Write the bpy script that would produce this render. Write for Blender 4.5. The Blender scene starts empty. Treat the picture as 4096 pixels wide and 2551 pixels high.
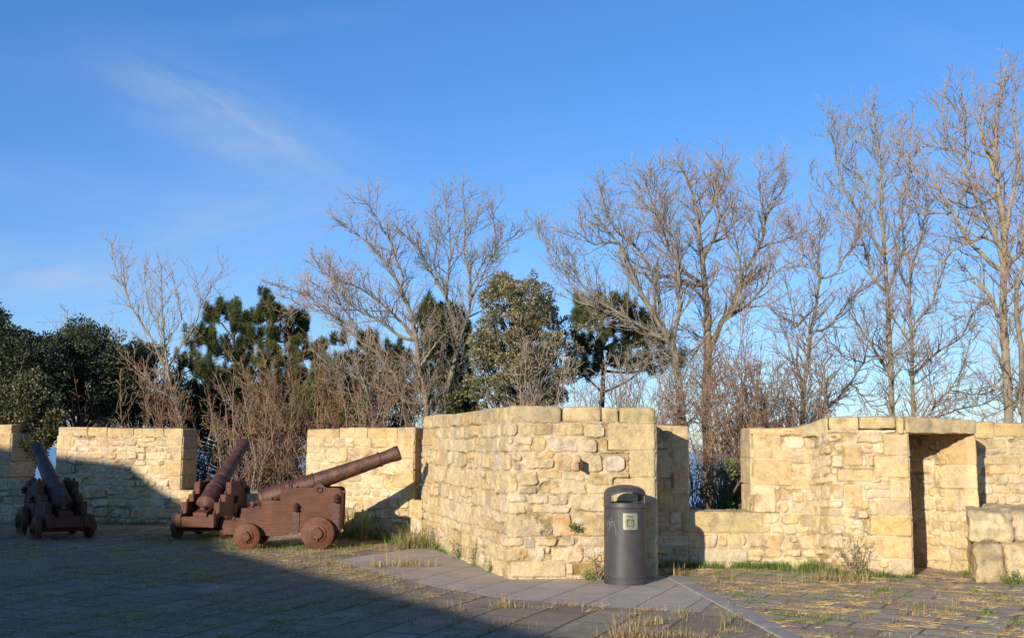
import bpy, bmesh, math, random
import numpy as np
from mathutils import Vector, Matrix
sc = bpy.context.scene
C = sc.collection
R = math.radians
# ------------------------------------------------------------------ camera
FPX = 4120.0; CX, CY = 2048.0, 1275.5
EYE = 1.6; PITCH = math.atan(515 / FPX); ROLL = 0.008
_F = Vector((0, math.cos(PITCH), math.sin(PITCH)))
_U0 = Vector((0, -math.sin(PITCH), math.cos(PITCH))); _X = Vector((1, 0, 0))
_RT = _X * math.cos(ROLL) + _U0 * math.sin(ROLL)
_UP = -_X * math.sin(ROLL) + _U0 * math.cos(ROLL)
cd = bpy.data.cameras.new('camera'); cam = bpy.data.objects.new('camera', cd); C.objects.link(cam)
cd.sensor_width = 36; cd.lens = 36 * FPX / 4096; cd.clip_end = 30000; cd.clip_start = .1
m = Matrix((( _RT.x, _UP.x, -_F.x, 0), (_RT.y, _UP.y, -_F.y, 0), (_RT.z, _UP.z, -_F.z, EYE), (0, 0, 0, 1)))
cam.matrix_world = m; sc.camera = cam
# ------------------------------------------------------------------ light
LH = Vector((.49, .87)).normalized(); TAN_EL = .285
EL = math.atan(TAN_EL)
ld = Vector((LH.x * math.cos(EL), LH.y * math.cos(EL), -math.sin(EL)))
sd = bpy.data.lights.new('sun', 'SUN'); sd.energy = 4.4; sd.angle = R(.5); sd.color = (1, .90, .76)
sun = bpy.data.objects.new('sun', sd); C.objects.link(sun)
sun.rotation_euler = ld.to_track_quat('-Z', 'Y').to_euler(); sun.location = (-8, -14, 12)
sc.view_settings.view_transform = 'Standard'; sc.view_settings.look = 'None'
sc.view_settings.gamma = 1; sc.view_settings.exposure = 0.62; sc.view_settings.use_curve_mapping = False
w = bpy.data.worlds.new('World'); sc.world = w; w.use_nodes = True
nt = w.node_tree; nt.nodes.clear()
out = nt.nodes.new('ShaderNodeOutputWorld'); bg = nt.nodes.new('ShaderNodeBackground')
sky = nt.nodes.new('ShaderNodeTexSky'); sky.sky_type = 'NISHITA'; sky.sun_disc = False
sky.sun_elevation = EL; sky.sun_rotation = math.atan2(-LH.x, -LH.y)
sky.altitude = 120; sky.air_density = 1.0; sky.dust_density = 0.25; sky.ozone_density = 2.6
bg.inputs[1].default_value = 0.091
tint = nt.nodes.new('ShaderNodeMix'); tint.data_type = 'RGBA'; tint.blend_type = 'MULTIPLY'; tint.inputs[0].default_value = 1
nt.links.new(sky.outputs[0], tint.inputs[6])
def M(op, a, b=None, c=None, clamp=False):
    n = nt.nodes.new('ShaderNodeMath'); n.operation = op; n.use_clamp = clamp
    for i, v in enumerate((a, b, c)):
        if v is None: continue
        if isinstance(v, (int, float)): n.inputs[i].default_value = v
        else: nt.links.new(v, n.inputs[i])
    return n.outputs[0]
tc = nt.nodes.new('ShaderNodeTexCoord'); sx = nt.nodes.new('ShaderNodeSeparateXYZ'); nt.links.new(tc.outputs['Generated'], sx.inputs[0])
ysafe = M('MAXIMUM', sx.outputs[1], .05)
tx = M('DIVIDE', sx.outputs[0], ysafe); tz = M('DIVIDE', sx.outputs[2], ysafe)
hr = nt.nodes.new('ShaderNodeValToRGB'); hr.color_ramp.elements[0].position = 0.0; hr.color_ramp.elements[0].color = (.53, .64, .92, 1)
hr.color_ramp.elements[1].position = .38; hr.color_ramp.elements[1].color = (.40, .72, 1.06, 1)
nt.links.new(sx.outputs[2], hr.inputs[0])
tg = nt.nodes.new('ShaderNodeVectorMath'); tg.operation = 'SCALE'; tg.inputs[3].default_value = 1.3; nt.links.new(hr.outputs[0], tg.inputs[0]); nt.links.new(tg.outputs[0], tint.inputs[7])
def ray(px, py):
    return (_F + _RT * ((px - CX) / FPX) - _UP * ((py - CY) / FPX))
def cloud(fx, fy, ang, L, W, amp, nscale, seed):
    """a thin cirrus wisp in the sky, centred on a direction, L long and W wide (tangents)"""
    d = ray(fx * 1.687, fy * 1.687); cx, cz = d.x / d.y, d.z / d.y
    dx = M('SUBTRACT', tx, cx); dz = M('SUBTRACT', tz, cz); ca, sa = math.cos(R(ang)), math.sin(R(ang))
    u = M('ADD', M('MULTIPLY', dx, ca), M('MULTIPLY', dz, sa)); v = M('ADD', M('MULTIPLY', dx, -sa), M('MULTIPLY', dz, ca))
    g = M('EXPONENT', M('MULTIPLY', M('ADD', M('POWER', M('ABSOLUTE', M('DIVIDE', u, L)), 2.0), M('POWER', M('ABSOLUTE', M('DIVIDE', v, W)), 2.0)), -1.0))
    cb = nt.nodes.new('ShaderNodeCombineXYZ'); nt.links.new(M('MULTIPLY', u, 6.0), cb.inputs[0]); nt.links.new(M('MULTIPLY', v, 26.0), cb.inputs[1]); cb.inputs[2].default_value = seed
    no = nt.nodes.new('ShaderNodeTexNoise'); no.inputs['Scale'].default_value = nscale; no.inputs['Detail'].default_value = 7; no.inputs['Roughness'].default_value = .62
    no.inputs['Distortion'].default_value = .6
    nt.links.new(cb.outputs[0], no.inputs['Vector'])
    k = M('MULTIPLY', M('SUBTRACT', no.outputs[0], .3, clamp=True), 2.3, clamp=True)
    return M('MULTIPLY', M('MULTIPLY', g, k), amp)
cl = cloud(600, 300, -27, .13, .036, .42, 1.0, 1.3)
for a in ((440, 240, -24, .09, .03, .34, 1.1, 9.3), (560, 340, -10, .10, .03, .30, .9, 14.2), (110, 655, -4, .17, .026, .75, 1.0, 4.1), (60, 420, -6, .10, .02, .2, 1.0, 11.4), (700, 55, 5, .10, .012, .12, 1.0, 7.7), (520, 520, 8, .12, .04, .42, 1.0, 2.9),
          (330, 520, -8, .15, .03, .13, 1.0, 12.1), (2200, 330, 15, .16, .05, .13, .8, 5.5), (1500, 430, 3, .3, .04, .10, .8, 6.6), (2280, 130, -20, .10, .02, .10, .9, 8.8), (80, 160, -10, .12, .02, .08, .9, 3.3)):
    cl = M('ADD', cl, cloud(*a))
mx = nt.nodes.new('ShaderNodeMix'); mx.data_type = 'RGBA'; mx.clamp_factor = True
nt.links.new(cl, mx.inputs[0]); nt.links.new(tint.outputs[2], mx.inputs[6]); mx.inputs[7].default_value = (3.6, 4.3, 5.4, 1)
nt.links.new(mx.outputs[2], bg.inputs[0]); nt.links.new(bg.outputs[0], out.inputs[0])

# ------------------------------------------------------------------ helpers
def at(px, py, d):
    v = ray(px, py); t = d / v.y
    return Vector((v.x * t, d, EYE + v.z * t))
def gp(px, py, z=0):
    v = ray(px, py); t = (z - EYE) / v.z
    return Vector((v.x * t, v.y * t))
def fat(fx, fy, d): return at(fx * 1.687, fy * 1.687, d)
def tag(o, label=None, cat=None, group=None, kind=None):
    if label: o['label'] = label
    if cat: o['category'] = cat
    if group: o['group'] = group
    if kind: o['kind'] = kind
    return o
def empty(name, loc=(0, 0, 0), rz=0):
    o = bpy.data.objects.new(name, None); C.objects.link(o); o.location = loc; o.rotation_euler.z = rz; o.empty_display_size = .2
    return o
def mesh(name, V, Fc, mat, parent=None, smooth=False, col=None):
    me = bpy.data.meshes.new(name)
    V = np.asarray(V, dtype=np.float32).reshape(-1, 3)
    if isinstance(Fc, np.ndarray):
        k = Fc.shape[1]; n = len(Fc)
        me.vertices.add(len(V)); me.vertices.foreach_set('co', V.ravel())
        me.loops.add(n * k); me.loops.foreach_set('vertex_index', Fc.astype(np.int32).ravel())
        me.polygons.add(n); me.polygons.foreach_set('loop_start', np.arange(0, n * k, k, dtype=np.int32))
        me.update(calc_edges=True); me.validate()
    else:
        me.from_pydata([tuple(map(float, v)) for v in V], [], [tuple(f) for f in Fc]); me.update()
    if smooth: me.polygons.foreach_set('use_smooth', np.ones(len(me.polygons), dtype=bool))
    if col is not None:
        a = me.color_attributes.new('Col', 'FLOAT_COLOR', 'POINT')
        cc = np.ones((len(V), 4), dtype=np.float32); cc[:, :3] = col; a.data.foreach_set('color', cc.ravel())
    me.materials.append(mat)
    o = bpy.data.objects.new(name, me); C.objects.link(o)
    if parent: o.parent = parent
    return o
def _h(x, y, z, s):
    with np.errstate(over='ignore'):
        h = x.astype(np.uint32) * np.uint32(374761393) + y.astype(np.uint32) * np.uint32(668265263) + z.astype(np.uint32) * np.uint32(2246822519) + np.uint32(s * 3266489 + 17)
        h = (h ^ (h >> np.uint32(13))) * np.uint32(1274126177); h = (h ^ (h >> np.uint32(15))) * np.uint32(2246822519); h ^= h >> np.uint32(16)
    return (h & np.uint32(0xffff)).astype(np.float64) / 32767.5 - 1
def vn(x, y, z=0., s=0):
    x, y, z = np.broadcast_arrays(np.asarray(x, float), np.asarray(y, float), np.asarray(z, float))
    xi, yi, zi = [np.floor(a).astype(np.int64) for a in (x, y, z)]
    fx, fy, fz = x - xi, y - yi, z - zi
    fx, fy, fz = [f * f * (3 - 2 * f) for f in (fx, fy, fz)]
    r = 0
    for i in (0, 1):
        for j in (0, 1):
            for k in (0, 1):
                r = r + _h(xi + i, yi + j, zi + k, s) * (fx if i else 1 - fx) * (fy if j else 1 - fy) * (fz if k else 1 - fz)
    return r
def fbm(x, y, z=0., s=0, o=3):
    r = 0; a = 1; t = 0
    for i in range(o):
        r = r + a * vn(x * 2 ** i, y * 2 ** i, z * 2 ** i, s + i * 7); t += a; a *= .5
    return r / t
def ss(a, b, x): t = np.clip((x - a) / (b - a), 0, 1); return t * t * (3 - 2 * t)

# ------------------------------------------------------------------ materials
def newmat(name, rough=.9, color=(.5, .5, .5), metallic=0, spec=.3):
    m = bpy.data.materials.new(name); m.use_nodes = True
    b = m.node_tree.nodes['Principled BSDF']; b.inputs['Roughness'].default_value = rough
    b.inputs['Base Color'].default_value = (*color, 1); b.inputs['Metallic'].default_value = metallic
    b.inputs['Specular IOR Level'].default_value = spec
    return m, m.node_tree, b
def noise(t, scale, detail=5, rough=.6, coord='Object', vec=None):
    n = t.nodes.new('ShaderNodeTexNoise'); n.inputs['Scale'].default_value = scale; n.inputs['Detail'].default_value = detail; n.inputs['Roughness'].default_value = rough
    if vec is None:
        c = t.nodes.new('ShaderNodeTexCoord'); vec = c.outputs[coord]
    t.links.new(vec, n.inputs['Vector']); return n.outputs[0]
def ramp(t, fac, stops):
    r = t.nodes.new('ShaderNodeValToRGB'); e = r.color_ramp.elements
    while len(e) < len(stops): e.new(.5)
    for el, (p, c) in zip(e, stops):
        el.position = p; el.color = (*c, 1) if len(c) == 3 else c
    t.links.new(fac, r.inputs[0]); return r.outputs[0]
def mixc(t, f, a, b, mode='MIX'):
    n = t.nodes.new('ShaderNodeMix'); n.data_type = 'RGBA'; n.blend_type = mode
    for i, v in ((0, f), (6, a), (7, b)):
        if isinstance(v, (int, float)): n.inputs[i].default_value = v
        elif isinstance(v, tuple): n.inputs[i].default_value = (*v, 1)
        else: t.links.new(v, n.inputs[i])
    return n.outputs[2]
def bump(t, b, h, dist=.01, st=1):
    n = t.nodes.new('ShaderNodeBump'); n.inputs['Distance'].default_value = dist; n.inputs['Strength'].default_value = st
    t.links.new(h, n.inputs['Height']); t.links.new(n.outputs[0], b.inputs['Normal'])
def attr(t):
    a = t.nodes.new('ShaderNodeAttribute'); a.attribute_name = 'Col'; return a.outputs['Color']
def noisy(name, c1, c2, scale=8, rough=.9, bd=.004, metallic=0, spec=.3, bs=60):
    m, t, b = newmat(name, rough, c1, metallic, spec)
    t.links.new(ramp(t, noise(t, scale), [(.3, c1), (.7, c2)]), b.inputs['Base Color'])
    bump(t, b, noise(t, bs), bd); return m
# limestone: colour of each stone comes with the mesh, weathering from noise
M_stone, t, b = newmat('limestone', .95, spec=.15)
g = ramp(t, noise(t, 9, 8, .7), [(.28, (.62, .58, .52)), (.5, (1, 1, 1)), (.75, (1.14, 1.12, 1.08))])
c = mixc(t, 1, attr(t), g, 'MULTIPLY'); c = mixc(t, 1, c, (1.15, 1.115, 1.04), 'MULTIPLY')
g2 = ramp(t, noise(t, 55, 4, .7), [(.3, (.80, .78, .74)), (.6, (1.04, 1.04, 1.04))])
c = mixc(t, 1, c, g2, 'MULTIPLY'); t.links.new(c, b.inputs['Base Color'])
bump(t, b, noise(t, 48, 7, .75), .018)
M_bark, t, b = newmat('bark', .95, spec=.1)
t.links.new(ramp(t, noise(t, 5, 6, .7), [(.3, (.12, .10, .075)), (.5, (.21, .17, .12)), (.68, (.28, .24, .14))]), b.inputs['Base Color']); bump(t, b, noise(t, 30), .02)
M_bark2 = noisy('grey_bark', (.20, .155, .105), (.34, .28, .19), 6, .95, .02, bs=30)
M_darkbark = noisy('pine_bark', (.09, .06, .045), (.19, .13, .095), 6, .95, .02, bs=30)
M_twig = noisy('twig', (.25, .19, .155), (.38, .30, .24), 3, .9, .0)
M_redtwig = noisy('red_twig', (.17, .085, .055), (.30, .20, .12), 3, .9, .0)
def leafmat(name, rough=.55, spec=.4, tr=.12):
    m, t, b = newmat(name, rough, spec=spec); t.links.new(attr(t), b.inputs['Base Color'])
    d = t.nodes.new('ShaderNodeBsdfTranslucent'); t.links.new(attr(t), d.inputs[0]); mx = t.nodes.new('ShaderNodeMixShader'); mx.inputs[0].default_value = tr
    o = t.nodes['Material Output']; t.links.new(b.outputs[0], mx.inputs[1]); t.links.new(d.outputs[0], mx.inputs[2]); t.links.new(mx.outputs[0], o.inputs[0]); return m
M_leaf = leafmat('leaf'); M_needle = leafmat('needle', .6, .3); M_grass = leafmat('grass_blade', .7, .2, .25)
# cannon
M_wood, t, b = newmat('painted_wood', .62, spec=.35)
co = t.nodes.new('ShaderNodeTexCoord'); mp = t.nodes.new('ShaderNodeMapping'); mp.inputs['Scale'].default_value = (1.2, 14, 14); t.links.new(co.outputs['Object'], mp.inputs[0])
wn = noise(t, 3, 6, .65, vec=mp.outputs[0])
cw = ramp(t, wn, [(.25, (.062, .021, .009)), (.5, (.105, .036, .014)), (.8, (.150, .056, .022))])
cw = mixc(t, ramp(t, noise(t, 5, 6, .7), [(.55, (0, 0, 0)), (.75, (.5, .5, .5))]), cw, (.13, .075, .05)); cw = mixc(t, 1, cw, ramp(t, noise(t, 2.6, 8, .75), [(.32, (.55, .55, .58)), (.52, (1, 1, 1)), (.72, (1.3, 1.22, 1.1))]), 'MULTIPLY'); t.links.new(cw, b.inputs['Base Color'])
bump(t, b, wn, .006)
M_rust, t, b = newmat('rusted_iron', .47, metallic=.15, spec=.4)
t.links.new(ramp(t, noise(t, 7, 8, .72), [(.28, (.032, .016, .013)), (.45, (.075, .033, .022)), (.6, (.12, .055, .030)), (.72, (.20, .12, .075))]), b.inputs['Base Color'])
bump(t, b, noise(t, 28, 6, .7), .012)
M_iron = noisy('dark_iron', (.05, .025, .022), (.10, .045, .035), 12, .42, .004, .2, .5)
# bin
M_bin, t, b = newmat('graphite_plastic', .48, spec=.45)
t.links.new(ramp(t, noise(t, 6, 6, .7), [(.3, (.036, .034, .035)), (.6, (.056, .053, .053)), (.8, (.085, .08, .075))]), b.inputs['Base Color']); bump(t, b, noise(t, 200, 3), .001)
M_binin = noisy('bin_inside', (.04, .038, .038), (.07, .06, .055), 8, .7)
M_brass = noisy('pale_brass', (.52, .48, .30), (.66, .60, .40), 14, .32, .0005, .75, .5)
M_engrave = noisy('engraving', (.07, .07, .055), (.13, .12, .09), 30, .6)
M_scratch = noisy('scratch', (.20, .20, .20), (.30, .30, .30), 20, .7)

# ------------------------------------------------------------------ masonry
class Path:
    def __init__(s, pts, smooth=.04, step=.012):
        P = np.array([[p[0], p[1]] for p in pts], float)
        seg = np.linalg.norm(np.diff(P, axis=0), axis=1); cum = np.r_[0, np.cumsum(seg)]; s.vert = cum
        n = max(4, int(cum[-1] / .006)); u = np.linspace(0, cum[-1], n)
        Q = np.c_[np.interp(u, cum, P[:, 0]), np.interp(u, cum, P[:, 1])]
        k = max(1, int(smooth / .006)); ker = np.ones(2 * k + 1) / (2 * k + 1)
        for _ in range(2):
            pad0 = Q[0] + (Q[0] - Q[1]) * np.arange(k, 0, -1)[:, None]; pad1 = Q[-1] + (Q[-1] - Q[-2]) * np.arange(1, k + 1)[:, None]
            E = np.vstack([pad0, Q, pad1]); Q = np.c_[np.convolve(E[:, 0], ker, 'valid'), np.convolve(E[:, 1], ker, 'valid')]
        s.L = cum[-1]; s.u = u; s.Q = Q
        T = np.gradient(Q, axis=0); T /= np.linalg.norm(T, axis=1)[:, None] + 1e-9
        s.N = np.c_[T[:, 1], -T[:, 0]]
    def pos(s, u): return np.c_[np.interp(u, s.u, s.Q[:, 0]), np.interp(u, s.u, s.Q[:, 1])]
    def nor(s, u):
        n = np.c_[np.interp(u, s.u, s.N[:, 0]), np.interp(u, s.u, s.N[:, 1])]; return n / (np.linalg.norm(n, axis=1)[:, None] + 1e-9)
STONES = [((.49, .38, .21), 6), ((.53, .425, .25), 6), ((.56, .47, .31), 4), ((.48, .345, .17), 2.2), ((.45, .37, .23), 3), ((.41, .36, .26), 1.4), ((.58, .52, .41), 1.6), ((.52, .36, .23), .6), ((.43, .29, .14), .4), ((.30, .25, .16), .7)]
DRESS = [((.52, .405, .235), 4), ((.55, .445, .275), 3), ((.49, .39, .24), 3), ((.53, .385, .205), 2)]
def pick(rng, tab):
    ws = np.array([w for _, w in tab]); i = rng.choice(len(tab), p=ws / ws.sum()); c = np.array(tab[i][0]) * rng.uniform(.88, 1.1)
    return c * rng.uniform(.98, 1.02, 3)
def masonry(name, parent, path, z0, z1, seed, forced=(), du=.010, hmin=.10, hmax=.27, relief=1., pale=0., top=None, pink=None, white=.6):
    """rubble wall face along a path: real relief, a height field of rounded stones in mortar"""
    rng = np.random.default_rng(seed); L = path.L
    nu = int(L / du) + 1; nz = int((z1 - z0) / du) + 1
    u = np.linspace(0, L, nu); z = np.linspace(z0, z1, nz); U, Z = np.meshgrid(u, z, indexing='ij')
    WU = U + .020 * fbm(U / .13, Z / .13, seed, 1) + .006 * vn(U / .03, Z / .03, seed, 2)
    WZ = Z + .018 * fbm(U / .15, Z / .12, seed, 3) + .006 * vn(U / .03, Z / .03, seed, 4) + .02 * vn(U / .7, Z / .7, seed, 5)
    rects = []
    zz = z0 - rng.uniform(0, .1)
    while zz < z1 + .05:
        h = rng.uniform(hmin, hmax)
        uu = -rng.uniform(0, .3)
        while uu < L + .1:
            wd = h * rng.uniform(.75, 2.3) + .03
            if h > .17 and rng.random() < .30:
                k = rng.uniform(.35, .65); rects.append((uu, uu + wd, zz, zz + h * k)); 
                if rng.random() < .5: q = rng.uniform(.35, .65); rects += [(uu, uu + wd * q, zz + h * k, zz + h), (uu + wd * q, uu + wd, zz + h * k, zz + h)]
                else: rects.append((uu, uu + wd, zz + h * k, zz + h))
            elif wd > .28 and rng.random() < .25:
                q = rng.uniform(.5, .75); k = rng.uniform(.4, .6)
                rects += [(uu, uu + wd * q, zz, zz + h), (uu + wd * q, uu + wd, zz, zz + h * k), (uu + wd * q, uu + wd, zz + h * k, zz + h)]
            else: rects.append((uu, uu + wd, zz, zz + h))
            uu += wd
        zz += h
    H = np.zeros_like(U); mort = np.array((.57, .465, .31)) * (1 + pale)
    base = .004 * fbm(U / .07, Z / .07, seed, 9) + .006 * vn(U / .3, Z / .3, seed, 8)
    COL = np.ones(U.shape + (3,)) * mort; COL *= (1 + .10 * fbm(U / .2, Z / .2, seed, 11))[..., None]
    mask = np.ones_like(U)
    def put(r, dressed, col=None, prot=None):
        u0, u1, a, b_ = r
        pad = .05
        i0, i1 = np.searchsorted(u, [u0 - pad, u1 + pad]); j0, j1 = np.searchsorted(z, [a - pad, b_ + pad])
        if i1 <= i0 or j1 <= j0: return
        sl = (slice(i0, i1), slice(j0, j1))
        if dressed: wu, wz = U[sl] + .25 * (WU[sl] - U[sl]), Z[sl] + .25 * (WZ[sl] - Z[sl]); gap = .005; rad = .02
        else: wu, wz = WU[sl], WZ[sl]; gap = rng.uniform(.005, .020); rad = rng.uniform(.10, .34) * min(u1 - u0, b_ - a)
        ju, jz = (0, 0) if dressed else (rng.uniform(-.01, .01), rng.uniform(-.01, .01))
        cx, cz = (u0 + u1) / 2 + ju, (a + b_) / 2 + jz; hx, hz = (u1 - u0) / 2 - gap, (b_ - a) / 2 - gap
        if hx < .015 or hz < .012: return
        rad = min(rad, hx, hz)
        x = wu - cx; y = wz - cz
        if not dressed:
            an = rng.uniform(-.06, .06); x, y = x + y * an, y - x * an
            x = x * (1 + rng.uniform(-.12, .12) * y / hz)
        qx = np.abs(x) - hx + rad; qy = np.abs(y) - hz + rad
        d = -(np.hypot(np.maximum(qx, 0), np.maximum(qy, 0)) + np.minimum(np.maximum(qx, qy), 0) - rad)
        hs = (.007 if dressed else (rng.uniform(.002, .012) if rng.random() < .45 else rng.uniform(.010, .034)) * relief) if prot is None else prot
        edge = ss(-.002, .010 if dressed else rng.uniform(.004, .011), d)
        if dressed: f = hs + .0035 * fbm(U[sl] / .03, Z[sl] / .05, seed, 21)
        else:
            rgh = rng.uniform(.4, 1.6)
            f = hs + rgh * (.009 * fbm(U[sl] / .09, Z[sl] / .07, seed + int(u0 * 50), 22) + .005 * np.abs(vn(U[sl] / .03, Z[sl] / .028, seed, 23))) + x * rng.uniform(-.05, .05) + y * rng.uniform(-.07, .04)
            f = f - .10 * hs * ((x / hx) ** 2 + (y / hz) ** 2)
        cc = pick(rng, DRESS if dressed else STONES) if col is None else np.array(col)
        if pink is not None and not dressed and rng.random() < pink(cx, cz): cc = np.array(((.47, .31, .20), (.50, .36, .27), (.56, .47, .40))[rng.integers(3)])
        cc = cc + (mort - cc) * (rng.uniform(0, .6) if not dressed else .1)
        inner = fbm(U[sl] / .10, Z[sl] / .10, seed + 3 + int(cx * 9), 31)
        c3 = cc * (1 + .16 * inner)[..., None]
        c3[..., 2] *= (1 - .15 * inner)
        pw = np.clip(fbm(U[sl] / .16, Z[sl] / .12, seed + 60, 3) * 2.2 - .55, 0, 1)[..., None] * (.0 if dressed else white); c3 = c3 + (np.array((.66, .60, .50)) - c3) * pw
        po = np.clip(fbm(U[sl] / .12, Z[sl] / .14, seed + 70, 3) * 2.4 - .6, 0, 1)[..., None] * (.3 if dressed else .75); c3 = c3 * (1 - po) + c3 * np.array((.92, .70, .42)) * po
        if dressed:
            near = d > -.012
            H[sl] = np.where(near, edge * f + (1 - edge) * -.004, H[sl]); E = np.where(near, edge, 0)[..., None]
            COL[sl] = np.where(near[..., None], COL[sl] * 0 + mort, COL[sl]); mask[sl] = np.where(near, 1, mask[sl])
        else:
            H[sl] = np.maximum(H[sl], edge * f) if False else H[sl] * (1 - edge) + edge * f; E = edge[..., None]
        COL[sl] = COL[sl] * (1 - E) + E * c3
        gr = np.exp(-((d + .002) / .0075) ** 2) * np.clip(.30 + .5 * fbm(U[sl] / .06, Z[sl] / .06, seed, 81), 0, 1) * (.6 if dressed else 1)   # crevice shade painted into the colour along each stone's edge
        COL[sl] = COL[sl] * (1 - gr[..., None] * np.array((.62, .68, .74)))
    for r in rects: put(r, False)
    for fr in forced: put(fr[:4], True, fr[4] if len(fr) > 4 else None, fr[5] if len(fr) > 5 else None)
    # stains that belong to the stone: dark lichen under the coping, damp foot
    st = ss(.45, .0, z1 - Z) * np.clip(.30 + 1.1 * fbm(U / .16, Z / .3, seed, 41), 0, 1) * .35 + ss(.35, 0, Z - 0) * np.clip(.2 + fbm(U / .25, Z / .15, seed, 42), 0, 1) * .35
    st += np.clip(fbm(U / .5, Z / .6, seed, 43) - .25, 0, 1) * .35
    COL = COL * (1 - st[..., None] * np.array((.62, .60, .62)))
    H = H + base
    cv = ss(.25, .6, fbm(U / .28, Z / .22, seed, 51, 3) + .25) * (1 - ss(0, .006, H)) * .022; H = H - cv   # joints that have washed out
    COL = COL * (1 - np.clip(cv / .022, 0, 1)[..., None] * np.array((.38, .42, .48)))
    if top is not None: Zt = z0 + (Z - z0) * ((top(U) - z0) / (z1 - z0))
    else: Zt = Z
    P = path.pos(u)[:, None, :] + path.nor(u)[:, None, :] * H[..., None]
    V = np.concatenate([P, Zt[..., None]], -1).reshape(-1, 3)
    I = np.arange(nu * nz).reshape(nu, nz)
    Fq = np.stack([I[:-1, :-1], I[1:, :-1], I[1:, 1:], I[:-1, 1:]], -1).reshape(-1, 4)
    return mesh(name, V, Fq, M_stone, parent, True, COL.reshape(-1, 3))
def core(name, parent, path, z0, z1, extra=(), col=(.5, .4, .25)):
    """solid body behind a face"""
    n = max(3, int(path.L / .12)); u = np.linspace(0, path.L, n); P = path.pos(u) - path.nor(u) * .035
    P = [tuple(p) for p in P] + [tuple(e) for e in extra]; k = len(P)
    V = [(x, y, z0) for x, y in P] + [(x, y, z1) for x, y in P]
    F = [tuple(range(k))[::-1], tuple(range(k, 2 * k))] + [(i, (i + 1) % k, (i + 1) % k + k, i + k) for i in range(k)]
    return mesh(name, V, F, M_stone, parent, False, np.ones((2 * k, 3)) * np.array(col))
def hexblocks(name, parent, blocks, seg=.028, amp=.014, rad=.024, mat=None, seed=1, tabs=None, stain=.42):
    """rough hewn blocks: each (4 plan points, z0, z1) becomes a rounded, uneven stone"""
    rng = np.random.default_rng(seed); VV = []; FF = []; CC = []; off = 0
    for bl in blocks:
        pl, za, zb = bl[:3]; pl = np.array([[p[0], p[1]] for p in pl], float)
        zb4 = np.array(zb if hasattr(zb, '__len__') else [zb] * 4, float)
        lx = np.linalg.norm(pl[1] - pl[0]); ly = np.linalg.norm(pl[3] - pl[0]); lz = float(zb4.mean() - za)
        L = np.array([lx, ly, lz]); r = min(rad, L.min() * .45)
        col = np.array(bl[3]) if len(bl) > 3 else pick(rng, tabs or DRESS)
        for ax in range(3):
            a, b_ = [(1, 2), (2, 0), (0, 1)][ax]
            na, nb = max(3, int(L[a] / seg)), max(3, int(L[b_] / seg))
            for sgn in (0, 1):
                g1, g2 = np.meshgrid(np.linspace(0, 1, na + 1), np.linspace(0, 1, nb + 1), indexing='ij')
                p = np.zeros(g1.shape + (3,)); p[..., a] = g1 * L[a]; p[..., b_] = g2 * L[b_]; p[..., ax] = sgn * L[ax]
                inner = np.clip(p, r, L - r); dv = p - inner; nn = np.linalg.norm(dv, axis=-1, keepdims=True)
                p = inner + dv / (nn + 1e-9) * r
                s_ = p / L; X, Y, Zs = s_[..., 0], s_[..., 1], s_[..., 2]
                W4 = [(1 - X) * (1 - Y), X * (1 - Y), X * Y, (1 - X) * Y]
                xy = sum(w_[..., None] * pl[i] for i, w_ in enumerate(W4)); zt = sum(w_ * zb4[i] for i, w_ in enumerate(W4))
                zc = za + (zt - za) * Zs
                q = np.concatenate([xy, zc[..., None]], -1)
                for k in range(3):
                    q[..., k] += amp * fbm(q[..., 0] / .12 + k * 9, q[..., 1] / .12, zc / .12, seed + k, 3) * 1.4
                I = off + np.arange(q.shape[0] * q.shape[1]).reshape(q.shape[:2])
                f = np.stack([I[:-1, :-1], I[1:, :-1], I[1:, 1:], I[:-1, 1:]], -1).reshape(-1, 4)
                if sgn == 0: f = f[:, ::-1]
                cc = col * (1 + .14 * fbm(q[..., 0] / .1, q[..., 1] / .1, q[..., 2] / .1, seed, 3))[..., None]
                dk = np.clip(1.3 * fbm(q[..., 0] / .16, q[..., 1] / .16, q[..., 2] / .10, seed + 50, 4) + .0 + .6 * ss(.35, 1, Zs), 0, 1) * stain
                cc = cc * (1 - dk[..., None] * np.array((.60, .58, .58)))
                VV.append(q.reshape(-1, 3)); FF.append(f); CC.append(cc.reshape(-1, 3)); off += q.shape[0] * q.shape[1]
    return mesh(name, np.vstack(VV), np.vstack(FF), mat or M_stone, parent, True, np.vstack(CC))
def coping(name, parent, path, u0, u1, thick, z0, h, seed, lmin=.35, lmax=.9, over=.002, dz=.014, ztop=None, col=None):
    rng = np.random.default_rng(seed); cuts = [u0] + [v for v in path.vert if u0 + .1 < v < u1 - .1] + [u1]; bl = []
    for a, b_ in zip(cuts[:-1], cuts[1:]):
        u = a
        while u < b_ - .01:
            l = rng.uniform(lmin, lmax); e = u + l
            if b_ - e < lmin * .7: e = b_
            P = path.pos(np.array([u + .001, e - .001])); N = path.nor(np.array([(u + e) / 2]))[0]
            f0, f1 = P[0] + N * over, P[1] + N * over; zt = z0 + h + rng.uniform(-dz, dz)
            if ztop: zt = [ztop(u), ztop(e), ztop(e), ztop(u)]
            blk = [(f0, f1, f1 - N * thick, f0 - N * thick), z0 + rng.uniform(-.02, .012), zt]
            if col is not None: blk.append(col * rng.uniform(.9, 1.1))
            bl.append(tuple(blk)); u = e
    return hexblocks(name, parent, bl, seed=seed)
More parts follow.
